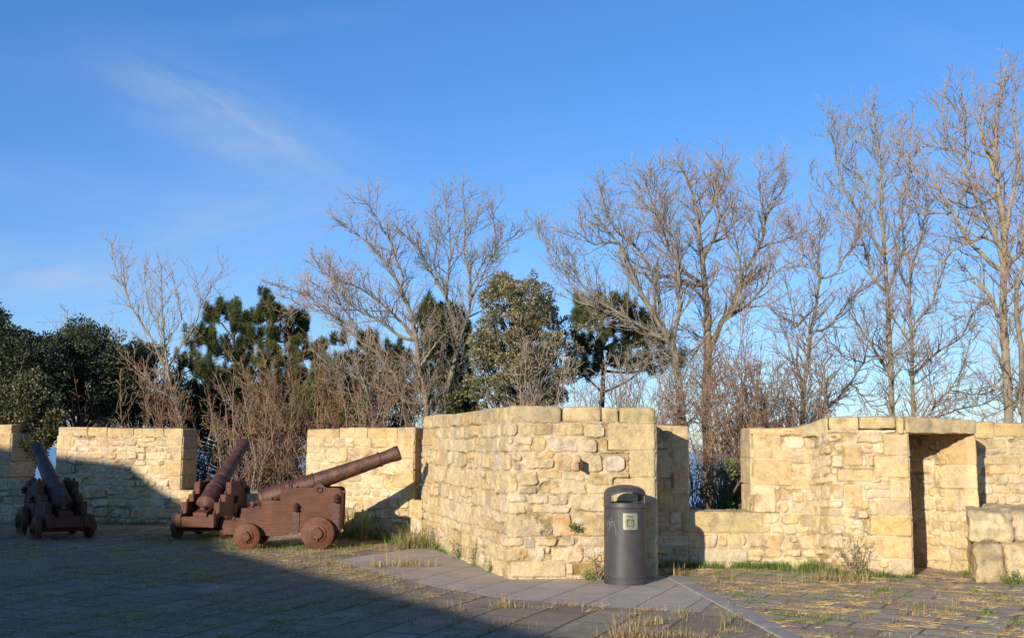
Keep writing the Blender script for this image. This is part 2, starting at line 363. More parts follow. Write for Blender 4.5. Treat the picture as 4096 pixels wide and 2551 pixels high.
def quoins(u_edge, side, z0, z1, seed, w1=.42, w2=.24, h=(.22, .34), prot=.012):
    rng = np.random.default_rng(seed); out = []; z = z0; k = 0
    while z < z1 - .03:
        hh = rng.uniform(*h); zz = min(z + hh, z1); zz = z1 if z1 - zz < .12 else zz
        wd = (w1 if k % 2 else w2) * rng.uniform(.85, 1.15)
        out.append((u_edge, u_edge + wd, z, zz, None, prot) if side > 0 else (u_edge - wd, u_edge, z, zz, None, prot)); z = zz; k += 1
    return out
def vec(x, y): return np.array((x, y), float)

# ---- bastion in the middle
bas = empty('stone_bastion', (0, 14.5, 0))
def loc(o, root):  # parts are authored in world coordinates
    return o
def local(parent):
    """keep children where they were built"""
    for o in bpy.data.objects:
        if o.parent == parent: o.matrix_parent_inverse = Matrix.Translation(parent.location).inverted()
A = vec(-1.52, 17.95); Cn = vec(-.02, 12.93); D = vec(1.84, 13.16)
bp = Path([A + vec(.12, .6), A, Cn, D, vec(2.0, 14.6)], .05)
vA, vC, vD = bp.vert[1:4]
forced = quoins(vD, -1, .0, 1.92, 3, .62, .40, (.28, .36), .014) + [(vD, vD + .4, a, b_, None, .010) for a, b_ in ((0, .4), (.4, .8), (.8, 1.2), (1.2, 1.55), (1.55, 1.92))]
forced += [(vA, vA + .5, a, b_) for a, b_ in ((.66, 1.0), (1.3, 1.62))] + [(vA, vA + .9, a, b_) for a, b_ in ((1.0, 1.3), (1.62, 1.9))]
forced += [(vC + .02, vC + .72, .02, .22, (.56, .46, .28), .02), (vC + .8, vC + 1.15, .04, .2, (.30, .20, .09), .0)]
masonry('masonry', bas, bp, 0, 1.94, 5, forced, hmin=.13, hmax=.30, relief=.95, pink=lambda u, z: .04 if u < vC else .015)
core('wall_core', bas, bp, 0, 1.93)
cb = [];
def cpath(u0, u1, z0, z1, th=.55, over=.018):
    P = bp.pos(np.array([u0 + .003, u1 - .003])); N = bp.nor(np.array([(u0 + u1) / 2]))[0]
    return (P[0] + N * over, P[1] + N * over, P[1] - N * th, P[0] - N * th), z0, z1
coping('coping', bas, bp, vA + .01, vC, .5, 1.92, .20, 8, .45, .9)
bl = [cpath(vC - .02, vC + .66, 1.90, 2.13, over=.03), cpath(vC + .67, vC + 1.17, 1.92, 2.125, over=.025), cpath(vC + 1.17, vC + 1.40, 1.92, 2.12), cpath(vC + 1.41, vD + .01, 1.80, 2.125, over=.02)]
bl[0] += ((.44, .355, .22),); bl[3] += ((.46, .375, .205),)
hexblocks('coping', bas, bl, seed=12, rad=.05, amp=.01)
local(bas); tag(bas, 'angled rubble stone bastion with rounded corner, standing directly behind the grey litter bin', 'stone wall')
# sill wall closing the narrow slit, left parapet
lw = empty('crenellated_wall', (-6, 20.3, 0))
L2a, L2b = vec(-3.77, 19.15), vec(-1.68, 18.12); L1a, L1b = vec(-9.42, 21.55), vec(-6.72, 21.25)
L0b = vec(-10.42, 21.62); L0a = vec(-13, 21.8)
p = Path([L0a, L1a, L1b, L2a, L2b, A + vec(.02, -.02)], .05)
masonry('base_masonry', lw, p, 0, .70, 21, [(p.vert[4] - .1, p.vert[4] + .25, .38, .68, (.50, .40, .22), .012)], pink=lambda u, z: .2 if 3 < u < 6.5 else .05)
core('base_core', lw, p, 0, .69, [(-1.2, 18.6), (-3.4, 19.8), (-6.4, 21.95), (-9.4, 22.25), (-13, 22.5)])
def mer(a, b_, z0, z1, seed, th=.66, aspl=.0, bspl=.0, h=.19, **k):
    T = (b_ - a) / np.linalg.norm(b_ - a); N = np.array((T[1], -T[0]))
    pp = Path([a - N * th + T * aspl, a, b_, b_ - N * th + T * bspl], .025); v = pp.vert
    f = k.pop('forced', lambda v: quoins(v[1], 1, z0, z1, seed, .34, .24) + quoins(v[2], -1, z0, z1, seed + 1, .36, .26))(v)
    for q in quoins(v[2], 1, z0, z1, seed + 5, .7, .7): f.append(q)
    for q in quoins(v[1], -1, z0, z1, seed + 6, .7, .7): f.append(q)
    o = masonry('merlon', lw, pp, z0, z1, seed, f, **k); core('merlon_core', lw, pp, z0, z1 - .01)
    T2 = Path([a + T * .0, b_], .01)
    c_ = coping('coping', o, T2, 0, T2.L, th + .02, z1 - .02, h, seed + 3, .4, .75)
    return o
mer(L0a, L0b, .66, 1.82, 31, bspl=.2)
mer(L1a, L1b, .68, 1.78, 37, aspl=-.30, bspl=.03, pink=lambda u, z: .4 if z < 1.7 and u < 2.3 else .08, hmin=.09, hmax=.2)
mer(L2a, L2b, .66, 1.76, 43, aspl=.10, bspl=-.26, pink=lambda u, z: .1, pale=.06, hmin=.12, hmax=.3)
sl = []
for a, b_, zt in ((L0b, L1a, .86), (L1b, L2a, .67)):
    T = (b_ - a) / np.linalg.norm(b_ - a); N = np.array((T[1], -T[0])); n = max(2, int(np.linalg.norm(b_ - a) / .75))
    for i in range(n):
        q0, q1 = a + (b_ - a) * i / n, a + (b_ - a) * (i + 1) / n - T * .008
        sl.append(((q0 + N * .02, q1 + N * .02, q1 - N * .7, q0 - N * .7), zt - .22, zt + .005 * i))
a, b_ = L2b + vec(-.02, .0), A + vec(.1, -.03); T = (b_ - a) / np.linalg.norm(b_ - a); N = np.array((T[1], -T[0]))
sl.append(((a + N * .02, b_ + N * .02, b_ - N * .6, a - N * .6), .42, .69))
hexblocks('sill', lw, sl, seed=52)
local(lw); tag(lw, 'crenellated sandstone parapet with merlons and open embrasures behind the three cannons', 'stone wall')
# ---- right parapet
rw = empty('parapet_wall', (3, 14.7, 0))
B0, B1, B2, B3 = vec(1.86, 14.52), vec(2.47, 14.46), vec(3.33, 14.44), vec(4.14, 14.22)
p = Path([vec(1.8, 14.52), B1, B2, B3], .04); v = p.vert
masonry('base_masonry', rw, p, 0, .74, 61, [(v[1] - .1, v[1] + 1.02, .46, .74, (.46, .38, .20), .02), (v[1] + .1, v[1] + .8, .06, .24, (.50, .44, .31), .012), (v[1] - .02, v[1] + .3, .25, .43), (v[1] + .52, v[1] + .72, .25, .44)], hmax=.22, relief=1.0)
core('base_core', rw, p, 0, .73, [(4.4, 15.0), (1.9, 15.2)])
def rmer(a, b_, z1, seed, fr, aspl, bspl, th=.6, **k):
    T = (b_ - a) / np.linalg.norm(b_ - a); N = np.array((T[1], -T[0]))
    pp = Path([a - N * th + T * aspl, a, b_, b_ - N * th + T * bspl], .025); v = pp.vert
    o = masonry('merlon', rw, pp, .735, z1, seed, fr(v), **k); core('merlon_core', rw, pp, .735, z1 - .01)
    return o, Path([a, b_], .01)
o, t2 = rmer(B0, B1, 1.90, 63, lambda v: [(v[2] - .22, v[2] + .5, a, b_, c_) for a, b_, c_ in ((.74, 1.02, None), (1.02, 1.35, None), (1.35, 1.62, None), (1.62, 1.92, None))] + [(0, v[2] - .24, a, b_) for a, b_ in ((.75, 1.2), (1.2, 1.6), (1.6, 1.92))], 0, -.02)
hexblocks('coping', o, [((t2.pos(np.array([0.]))[0] + vec(0, -.015), vec(2.47, 14.445), vec(2.45, 15.05), vec(1.86, 15.1)), 1.88, [1.95, 1.92, 1.92, 1.95])], seed=64)
o, t2 = rmer(B2, B3, 1.90, 65, lambda v: [(0, v[1] + .02, a, b_, (.52, .43, .25)) for a, b_ in ((.74, 1.12), (1.12, 1.48), (1.48, 1.90))] + [(v[1] + .03, v[1] + .42, 1.48, 1.90), (v[1] + .03, v[1] + .56, 1.11, 1.48), (v[1] + .03, v[1] + .33, .74, 1.11)], -.16, .4, hmin=.1, hmax=.2)
hexblocks('coping', o, [((B2 + vec(-.01, -.02), B2 + vec(.52, -.17), B2 + vec(.6, .6), B2 + vec(.0, .62)), 1.80, [1.91, 1.90, 1.90, 1.91]), ((B2 + vec(.53, -.17), B3 + vec(.12, -.03), B3 + vec(.2, .7), B2 + vec(.6, .6)), 1.80, [1.90, 1.99, 1.99, 1.90])], seed=66, rad=.04)
hexblocks('sill', rw, [((B1 + vec(-.02, -.0), B2 + vec(.04, 0), B2 + vec(.05, .62), B1 + vec(-.04, .62)), .55, .748)], seed=67)
local(rw); tag(rw, 'low stone parapet with one square open embrasure, right of the bin and left of the doorway', 'stone wall')
# ---- doorway wall
dw = empty('doorway_wall', (5.2, 14.2, 0))
G0, G1, G2 = vec(4.10, 14.26), vec(4.22, 13.78), vec(5.17, 13.45)
p = Path([G0, G1, G2, vec(5.30, 14.7)], .05); v = p.vert
zt = lambda u: 1.80 + .08 * ss(0, .55, u) - .0 * u
fr = quoins(v[2], -1, .0, 1.80, 71, .46, .30, (.2, .30), .012) + [(v[2], v[2] + 1.2, a, b_) for a, b_ in ((0, .35), (.35, .7), (.7, 1.1), (1.1, 1.5), (1.5, 1.84))] + [(v[2] - .52, v[2], .5, .76, (.53, .37, .16), .016), (v[1] + .1, v[1] + .55, 1.18, 1.34), (v[1] + .18, v[1] + .40, .84, 1.15), (v[1] + .18, v[1] + .42, 1.38, 1.66)]
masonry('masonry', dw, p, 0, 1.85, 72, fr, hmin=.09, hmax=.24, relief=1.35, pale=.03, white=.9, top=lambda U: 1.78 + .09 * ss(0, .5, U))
core('wall_core', dw, p, 0, 1.78, [(4.3, 14.9)])
hexblocks('coping', dw, [((G0 + vec(-.1, .0), G1 + vec(-.0, -.02), G1 + vec(.25, .7), G0 + vec(.1, .6)), 1.78, [1.93, 2.04, 2.04, 1.96]), ((G1 + vec(.01, -.02), G1 + vec(.36, -.14), G1 + vec(.5, .75), G1 + vec(.25, .75)), 1.86, [2.04, 2.055, 2.055, 2.04]),
     ((G1 + vec(.37, -.145), G1 + vec(.80, -.295), G1 + vec(.95, .7), G1 + vec(.5, .7)), 1.88, 2.05), ((G1 + vec(.81, -.30), G2 + vec(-.06, -.02), G2 + vec(-.03, .85), G1 + vec(.95, .7)), 1.82, 2.045)], seed=73, rad=.035)
E1, E2, E3 = vec(5.46, 15.1), vec(6.12, 13.92), vec(6.22, 13.86)
p2 = Path([vec(5.4, 15.6), E1, E2, E3, vec(6.28, 14.95)], .03); v = p2.vert
fr = [(v[2] - w1, v[2] + .18, a, b_) for a, b_, w1 in ((.86, 1.10, .4), (1.10, 1.42, .55), (1.42, 1.84, .45))] + [(v[2] - .25, v[2] + .18, a, b_) for a, b_ in ((.3, .55), (.0, .16))]
masonry('jamb', dw, p2, 0, 1.84, 75, fr, hmin=.1, hmax=.22, pale=.08, white=1.2)
core('jamb_core', dw, p2, 0, 1.83)
p3 = Path([vec(4.9, 15.45), vec(5.75, 15.5)], .01); masonry('passage_wall', dw, p3, 0, 1.9, 76, du=.02)
hexblocks('lintel', dw, [((G2 + vec(-.05, -.025), E3 + vec(.0, -.03), vec(6.26, 14.9), vec(5.2, 14.9)), 1.835, [2.045, 2.015, 2.02, 2.04]), ((vec(5.0, 14.91), vec(6.3, 14.91), vec(6.3, 15.9), vec(5.0, 15.9)), 1.835, 2.02)], seed=77, rad=.02, stain=.35)
local(dw); tag(dw, 'rubble stone wall with a narrow dark doorway under a flat stone lintel', 'stone wall')
# ---- far right wall
fw = empty('end_wall', (7.6, 14.5, 0))
p = Path([vec(6.1, 14.80), vec(9.6, 15.08)], .01)
masonry('masonry', fw, p, 0, 1.84, 81, hmin=.12, hmax=.3, pale=.04, relief=.8); core('wall_core', fw, p, 0, 1.83, [(9.6, 15.7), (6.3, 15.6)])
coping('coping', fw, p, 0.03, p.L, .6, 1.80, .215, 82, .5, .8, over=.03); local(fw)
tag(fw, 'pale rubble stone wall at the right edge, rising behind the weathered stone steps', 'stone wall')
st = empty('stone_steps', (7.4, 13.4, 0)); GREY = [((.48, .385, .235), 2), ((.52, .43, .28), 2), ((.54, .43, .26), 1)]
bl = []; x = 5.74
for wd in (.62, .55, .7, .6, .6): bl.append(((vec(x, 13.13 + (x - 5.8) * .05), vec(x + wd - .01, 13.13 + (x + wd - 5.8) * .05), vec(x + wd - .01, 14.85), vec(x, 14.82)), .46, .865)); x += wd
x = 5.73
for wd in (.42, .46, .5, .6, .6, .5): bl.append(((vec(x, 12.98 + (x - 5.8) * .05), vec(x + wd - .01, 12.98 + (x + wd - 5.8) * .05), vec(x + wd - .01, 14.5), vec(x, 14.4)), -.02, .475)); x += wd
for k_ in range(len(bl)):   # the end blocks are cut back along the doorway
    if k_ in (0, 5): q = bl[k_][0]; bl[k_] = ((q[0], q[1], q[2], vec(q[0][0] + .36, 13.95)),) + bl[k_][1:]
hexblocks('stone_block', st, bl, seed=84, rad=.075, amp=.034, tabs=GREY, stain=.62, seg=.022)
local(st); tag(st, 'weathered grey stepped stone blocks at the foot of the wall, right of the doorway', 'stone steps')

# ------------------------------------------------------------------ ground
def quad(name, pts, z, mat): return tag(mesh(name, [(x, y, z) for x, y in pts], [tuple(range(len(pts)))], mat), kind='structure')
def paving(name, ang, bw, bh, c1, c2, joint, loc_=(0, 0), jw=.018, dirt=.62, dcol=(.20, .16, .09), bd=.014, kk=.62):
    m, t, b = newmat(name, .88, spec=.25)
    co = t.nodes.new('ShaderNodeTexCoord'); mp = t.nodes.new('ShaderNodeMapping'); mp.inputs['Rotation'].default_value = (0, 0, ang); mp.inputs['Location'].default_value = (loc_[0], loc_[1], 0)
    t.links.new(co.outputs['Object'], mp.inputs[0])
    dn = t.nodes.new('ShaderNodeTexNoise'); dn.inputs['Scale'].default_value = 1.5; t.links.new(mp.outputs[0], dn.inputs['Vector'])
    ad = t.nodes.new('ShaderNodeVectorMath'); ad.operation = 'MULTIPLY_ADD'; ad.inputs[1].default_value = (.05, .05, 0); t.links.new(dn.outputs[1], ad.inputs[0]); t.links.new(mp.outputs[0], ad.inputs[2])
    br = t.nodes.new('ShaderNodeTexBrick'); t.links.new(ad.outputs[0], br.inputs['Vector']); br.inputs['Scale'].default_value = 1
    br.inputs['Brick Width'].default_value = bw; br.inputs['Row Height'].default_value = bh; br.inputs['Mortar Size'].default_value = jw; br.inputs['Mortar Smooth'].default_value = .35
    br.inputs['Color1'].default_value = (*c1, 1); br.inputs['Color2'].default_value = (*c2, 1); br.inputs['Mortar'].default_value = (*joint, 1); br.offset = .5
    k = ramp(t, noise(t, 2.2, 8, .7), [(.28, (kk, kk - .01, kk - .03)), (.5, (1, 1, 1)), (.75, (1.2, 1.17, 1.10))])
    c = mixc(t, 1, br.outputs[0], k, 'MULTIPLY')
    c = mixc(t, 1, c, ramp(t, noise(t, 40, 4, .7), [(.3, (.8, .8, .8)), (.65, (1.1, 1.1, 1.1))]), 'MULTIPLY')
    c = mixc(t, ramp(t, noise(t, .9, 6, .75), [(.44, (0, 0, 0)), (.62, (dirt, dirt, dirt))]), c, dcol)
    t.links.new(c, b.inputs['Base Color'])
    h = M2 = t.nodes.new('ShaderNodeMath'); h.operation = 'MULTIPLY_ADD'; t.links.new(br.outputs['Fac'], h.inputs[0]); h.inputs[1].default_value = -1.0; t.links.new(noise(t, 25, 6, .7), h.inputs[2])
    bump(t, b, h.outputs[0], bd); return m
ANG_L = math.atan2(.926, .377)   # long axis of the left slabs
ANG_R = math.atan2(.85, .53)
M_slab = paving('slab_paving', -ANG_L, .82, .46, (.225, .18, .128), (.33, .27, .195), (.13, .10, .055))
M_smooth = paving('smooth_paving', -ANG_L, 1.0, .50, (.365, .31, .25), (.415, .355, .29), (.17, .14, .105), (.1, .1), .008, .18, bd=.006, kk=.78)
M_setts = paving('sett_paving', -ANG_R + math.pi / 2, .62, .34, (.28, .225, .16), (.41, .34, .25), (.17, .135, .08), jw=.020, dirt=.22, dcol=(.34, .27, .17), bd=.006, kk=.84)
M_kerb = noisy('kerb_stone', (.25, .225, .20), (.34, .31, .275), 5, .85, .006)
quad('terrace_paving', [(-40, -30), (40, -30), (40, 13.6), (6.3, 14.4), (4, 15.1), (0, 18.3), (-1.2, 18.9), (-3.6, 19.9), (-6.5, 22), (-16, 22.6), (-40, 22.6)], 0, M_slab)
K0, K1 = gp(2650, 2300), gp(3120, 2551); kd = (K1 - K0).normalized(); K0 = K0 - kd * .1; K2 = K0 + kd * 26
quad('path', [tuple(gp(1330, 2242)), (-.9, 12.2), tuple(gp(1990, 2392)), tuple(gp(2350, 2425)), tuple(gp(2800, 2452)), (K0.x + kd.x * 2.4, K0.y + kd.y * 2.4), (K0.x, K0.y), (1.9, 14.4), (-.1, 14.5), (-1.3, 17.2)], .004, M_smooth)
kn = Vector((-kd.y, kd.x)); kn = kn if kn.x > 0 else -kn
quad('sett_area', [tuple(K0 + kn * .2), tuple(K2 + kn * .2), (40, -14), (40, 15), (6.5, 15.6), (4.2, 15), (1.9, 15.0)], .004, M_setts)
kb = hexblocks('kerb_strip', None, [((K0 + kd * a, K0 + kd * min(a + 1.0, 9) - kd * .006, K0 + kd * min(a + 1.0, 9) - kd * .006 + kn * .2, K0 + kd * a + kn * .2), -.05, .018) for a in (0, 1, 2, 3, 4, 5, 6, 7)], seg=.1, amp=.003, rad=.012, mat=M_kerb)
tag(kb, kind='structure')
# land beyond the walls and the sea
M_earth = noisy('undergrowth', (.045, .05, .022), (.11, .09, .045), 1.3, .95, .05)
gx = np.linspace(-120, 120, 121); gy = np.r_[np.linspace(15.2, 60, 60), np.linspace(64, 260, 30)]
X, Y = np.meshgrid(gx, gy, indexing='ij'); edge = 15.2 + np.clip(-X - 0, 0, 7) * 1.02
Zh = -.5 - .28 * np.clip(Y - edge - 3, 0, 400) + .5 * fbm(X / 5, Y / 5, 0, 3) * ss(0, 6, Y - edge); Zh = np.where(Y < edge, -.4, Zh)
I = np.arange(X.size).reshape(X.shape); tag(mesh('hillside', np.stack([X, Y, Zh], -1).reshape(-1, 3), np.stack([I[:-1, :-1], I[1:, :-1], I[1:, 1:], I[:-1, 1:]], -1).reshape(-1, 4), M_earth, None, True), kind='structure')
M_sea, t, b = newmat('sea_water', .25, (.05, .12, .22)); bump(t, b, noise(t, .3, 6), .3)
tag(mesh('sea', [(-20000, 100, -60), (20000, 100, -60), (20000, 22000, -60), (-20000, 22000, -60)], [(0, 1, 2, 3)], M_sea), kind='structure')
# ---- fort building behind the camera; its roofline throws the big shadow on the left
prof = [(4.5, .9), (-4.45, 2.37), (-11.77, 3.42), (-15.6, 4.50), (-16.8, 5.06), (-17.3, 5.42), (-40, 5.5)]
DB = 7.0; cc_ = np.array((LH.y, -LH.x)); hh_ = np.array((LH.x, LH.y))
V = []; n = len(prof)
for back in (0, 1.2):
    for zt_ in (0, 1):
        for (u_, H_) in prof:
            q = cc_ * u_ - hh_ * (DB + back); V.append((q[0], q[1], (H_ + TAN_EL * DB) if zt_ else -.2))
F = [(i, i + 1, n + i + 1, n + i) for i in range(n - 1)] + [(2 * n + i + 1, 2 * n + i, 3 * n + i, 3 * n + i + 1) for i in range(n - 1)] + [(n + i, n + i + 1, 3 * n + i + 1, 3 * n + i) for i in range(n - 1)] + [(0, n, 3 * n, 2 * n), (n - 1, 3 * n - 1, 4 * n - 1, 2 * n - 1)]
tag(mesh('fort_wall', V, F, M_stone, None, False, np.ones((len(V), 3)) * np.array((.45, .36, .22))), 'tall sloping stone fort wall behind the viewer, casting the broad shadow', 'stone wall')

# ------------------------------------------------------------------ small mesh helpers (local parts)
def revolve(prof, seg=32, axis='z'):
    V = []; F = []
    for (r, z_) in prof:
        for i in range(seg):
            a = 2 * math.pi * i / seg; V.append((r * math.cos(a), r * math.sin(a), z_))
    for j in range(len(prof) - 1):
        for i in range(seg):
            k = (i + 1) % seg; F.append((j * seg + i, j * seg + k, (j + 1) * seg + k, (j + 1) * seg + i))
    F.append(tuple(range(seg))[::-1]); F.append(tuple((len(prof) - 1) * seg + i for i in range(seg)))
    V = np.array(V)
    if axis == 'x': V = V[:, [2, 0, 1]]
    if axis == 'y': V = V[:, [1, 2, 0]]
    return V, F
class MB:
    def __init__(s): s.V = []; s.F = []
    def add(s, V, F, off=(0, 0, 0)):
        n = len(s.V); V = np.array(V, float) + np.array(off, float); s.V += [tuple(v) for v in V]; s.F += [tuple(i + n for i in f) for f in F]; return s
    def box(s, x0, x1, y0, y1, z0, z1):
        V = [(x, y, z) for x in (x0, x1) for y in (y0, y1) for z in (z0, z1)]
        return s.add(V, [(0, 1, 3, 2), (4, 6, 7, 5), (0, 4, 5, 1), (2, 3, 7, 6), (0, 2, 6, 4), (1, 5, 7, 3)])
    def prism(s, poly, y0, y1):   # poly in xz
        n = len(poly); V = [(x, y0, z) for x, z in poly] + [(x, y1, z) for x, z in poly]
        return s.add(V, [tuple(range(n)), tuple(range(n, 2 * n))[::-1]] + [(i, i + n, (i + 1) % n + n, (i + 1) % n) for i in range(n)])
    def ball(s, c, r, seg=12):
        V, F = revolve([(max(1e-4, r * math.sin(math.pi * i / 8)), -r * math.cos(math.pi * i / 8)) for i in range(9)], seg); return s.add(V, F, c)
    def rev(s, prof, off=(0, 0, 0), axis='z', seg=28): V, F = revolve(prof, seg, axis); return s.add(V, F, off)
    def build(s, name, mat, parent=None, bevel=0, smooth=False):
        me = bpy.data.meshes.new(name); me.from_pydata(s.V, [], s.F)
        bm = bmesh.new(); bm.from_mesh(me); bmesh.ops.recalc_face_normals(bm, faces=bm.faces)
        if bevel: bmesh.ops.bevel(bm, geom=[e for e in bm.edges if len(e.link_faces) == 2 and e.calc_face_angle(0) > .6], offset=bevel, segments=2, affect='EDGES', clamp_overlap=True)
        bm.to_mesh(me); bm.free(); me.materials.append(mat)
        if smooth:
            me.polygons.foreach_set('use_smooth', np.ones(len(me.polygons), dtype=bool)); me.set_sharp_from_angle(angle=R(38))
        o = bpy.data.objects.new(name, me); C.objects.link(o)
        if parent: o.parent = parent
        return o
# ------------------------------------------------------------------ cannons
def make_cannon():
    r = empty('cannon')
    cheekp = [(0, .225), (0, .441), (.265, .441), (.265, .629), (.58, .629), (.58, .749), (.865, .749), (.865, .954), (1.76, .954), (1.80, .93), (1.815, .88), (1.815, .27), (1.62, .27), (1.60, .25), (1.20, .25), (1.0, .25), (.9, .205), (.6, .205), (.5, .225)]
    for s in (-1, 1):
        y0, y1 = sorted((s * .235, s * .335))
        ck = MB().prism(cheekp, y0, y1).build('cheek', M_wood, r, .008)
        yo = s * .335
        for x, zb, zt_ in ((1.12, .23, .60), (1.745, .30, .74)):
            a, b_ = sorted((yo, yo + s * .012)); stp = MB().box(x - .052, x + .052, a, b_, zb, zt_)
            fin = [(.012, 0), (.04, .01), (.05, .03), (.03, .055), (.045, .07), (.048, .095), (.03, .118), (.010, .135), (.004, .155)]
            stp.rev(fin, (x, yo + s * .04, zt_ - .02), seg=14)
            for k in range(3):
                for q in (-1, 1): stp.ball((x + q * .034, yo + s * .013, zb + .06 + k * .11), .010, 8)
            stp.build('iron_strap', M_iron, ck, 0, True)
        for x, z_ in ((.15, .441), (.43, .629), (.72, .749), (1.02, .954)):
            bl_ = MB(); bl_.ball((x, s * .285, z_ + .035), .026); bl_.rev([(.03, 0), (.03, .012), (.012, .014), (.012, .03)], (x, s * .285, z_), seg=12)
            bl_.build('bolt', M_iron, ck, 0, True)
        rg = MB(); mj, mn = .042, .011; Vr = []; Fr = []
        for i in range(18):
            for j in range(6):
                a, q = 2 * math.pi * i / 18, 2 * math.pi * j / 6; Vr.append(((mj + mn * math.cos(q)) * math.cos(a), mn * math.sin(q), (mj + mn * math.cos(q)) * math.sin(a)))
                Fr.append((i * 6 + j, ((i + 1) % 18) * 6 + j, ((i + 1) % 18) * 6 + (j + 1) % 6, i * 6 + (j + 1) % 6))
        rg.add(Vr, Fr, (1.47, s * .352, .925)); rg.build('ring', M_iron, ck, 0, True)
        cp = MB().prism([(1.36, .95), (1.39, .965), (1.42, 1.0), (1.47, 1.015), (1.52, 1.0), (1.55, .965), (1.60, .95)], *sorted((s * .25, s * .32))); cp.build('trunnion_cap', M_iron, ck, .003)
    for x, rr, zc, nm in ((.39, .205, .205, 'axle'), (1.48, .256, .256, 'axle')):
        ax = MB().box(x - .08, x + .08, -.33, .33, zc - .07, zc + .07); ax.rev([(.055, -.54), (.055, .54)], (x, 0, zc), 'y'); ax.build('axle', M_wood, r, .004, True)
        for s in (-1, 1):
            w_ = MB().rev([(rr * .93, -.05), (rr, -.04), (rr, .04), (rr * .93, .05)] if True else [], (x, s * .42, zc), 'y', 40).build('wheel', M_wood, r, .003, True)
            hb = MB().rev([(rr * .52, -.02), (rr * .52, .012), (rr * .36, .02), (rr * .30, .055), (rr * .30, .06)] if s > 0 else [(rr * .30, -.06), (rr * .30, -.055), (rr * .36, -.02), (rr * .52, -.012), (rr * .52, .02)], (x, s * .475, zc), 'y', 30)
            hb.box(x - .012, x + .012, *sorted((s * .50, s * .525)), zc - rr * .42, zc + rr * .42)
            hb.build('hub', M_wood, w_, .002, True)
    MB().box(.02, .14, -.235, .235, .23, .40).build('rear_transom', M_wood, r, .006)
    MB().box(.15, 1.3, -.16, .16, .335, .385).build('bed', M_wood, r, .006)
    MB().prism([(.25, .386), (.25, .52), (.62, .66), (.75, .66), (.75, .386)], -.12, .12).build('elevating_wedge', M_wood, r, .008)
    MB().box(1.66, 1.80, -.235, .235, .28, .86).build('front_transom', M_wood, r, .006)
    # barrel along +x then tilted
    P = [(.004, -.20), (.030, -.195), (.052, -.17), (.056, -.145), (.042, -.115), (.030, -.095), (.034, -.08), (.075, -.055), (.125, -.03), (.158, -.008), (.176, .0), (.180, .02), (.180, .05), (.170, .06), (.168, .10), (.164, .45), (.172, .46), (.172, .50), (.158, .51), (.145, .85), (.153, .86), (.153, .89), (.140, .90), (.131, 1.20), (.122, 1.50), (.110, 1.95), (.118, 1.96), (.118, 1.99), (.107, 2.0), (.104, 2.12), (.116, 2.20), (.124, 2.26), (.122, 2.30), (.108, 2.315), (.062, 2.318), (.058, 2.25)]
    sgm = 40; V = []; F = []
    for rr, x in P:
        for i in range(sgm): a = 2 * math.pi * i / sgm; V.append((x, rr * math.cos(a), rr * math.sin(a)))
    for j in range(len(P) - 1):
        for i in range(sgm): k = (i + 1) % sgm; F.append((j * sgm + i, (j + 1) * sgm + i, (j + 1) * sgm + k, j * sgm + k))
    F.append(tuple(range(sgm))); F.append(tuple((len(P) - 1) * sgm + i for i in range(sgm))[::-1])
    V = np.array(V); V[:, 1] += .0025 * fbm(V[:, 0] / .06, V[:, 1] / .06, V[:, 2] / .06, 4); V[:, 2] += .003 * fbm(V[:, 0] / .08, V[:, 1] / .06, V[:, 2] / .06, 8)
    B_ = MB().add(V, F); B_.rev([(.055, -.30), (.055, .30)], (.97, 0, -.10), 'y', 20)
    ba = B_.build('barrel', M_rust, r, 0, True); e = R(19.6)
    ba.location = (.52, 0, .735); ba.rotation_euler = (0, -e, 0)
    return r
cannon = make_cannon()
def copy_tree(o, parent=None):
    c_ = o.copy(); C.objects.link(c_)
    if parent: c_.parent = parent
    for ch in list(o.children): copy_tree(ch, c_)
    return c_
c2 = copy_tree(cannon); c3 = copy_tree(cannon)
for c_ in (c2, c3):
    for ch in c_.children:
        if ch.name.startswith('barrel'): ch.location = (.55, 0, .57); ch.rotation_euler = (0, -R(27.5), 0)
        if ch.name.startswith('elevating_wedge'): ch.scale = (1, 1, .55); ch.location = (0, 0, .17)
for ch in c3.children:
    if ch.name.startswith('barrel'): ch.rotation_euler = (0, -R(24.5), 0)
cannon.location = (-4.50, 16.70, 0); cannon.rotation_euler.z = R(3)
c2.location = (-5.34, 17.7, 0); c2.rotation_euler.z = R(87.5)
c3.location = (-7.36, 17.5, 0); c3.rotation_euler.z = R(127)
G_ = 'old naval cannons on wooden truck carriages'
tag(cannon, 'rusty cannon seen side-on in the sun, its barrel raised to the right', 'cannon', G_)
tag(c2, 'rusty cannon seen from behind, breech towards the viewer, between the other two', 'cannon', G_)
tag(c3, 'cannon lying in deep shade at the far left, only its muzzle catching sun', 'cannon', G_)

# ------------------------------------------------------------------ litter bin
bx, by = 1.385, 12.66; bn = empty('litter_bin', (bx, by, 0)); RB = .2535
fa = math.atan2(-by, -bx) + R(15)  # direction of the opening: towards the viewer, turned right
MB().rev([(RB - .012, 0), (RB + .002, .004), (RB + .003, .066), (RB - .004, .072)], seg=72).build('base_ring', M_bin, bn, 0, True)
MB().rev([(RB - .006, .070), (RB - .006, .082), (RB - .001, .086), (RB - .001, .888), (RB - .008, .893)], seg=72).build('body', M_bin, bn, 0, True)
MB().rev([(RB - .010, .890), (RB - .010, .898), (RB + .004, .902), (RB + .006, .93), (RB + .003, .942), (RB - .02, .95), (RB - .06, .952), (RB - .062, .925), (.02, .925)], seg=72).build('rim', M_bin, bn, 0, True)
MB().rev([(.004, .70), (.17, .70), (.185, .96), (.191, .962), (.191, .945)], seg=48).build('liner', M_binin, bn, 0, True)
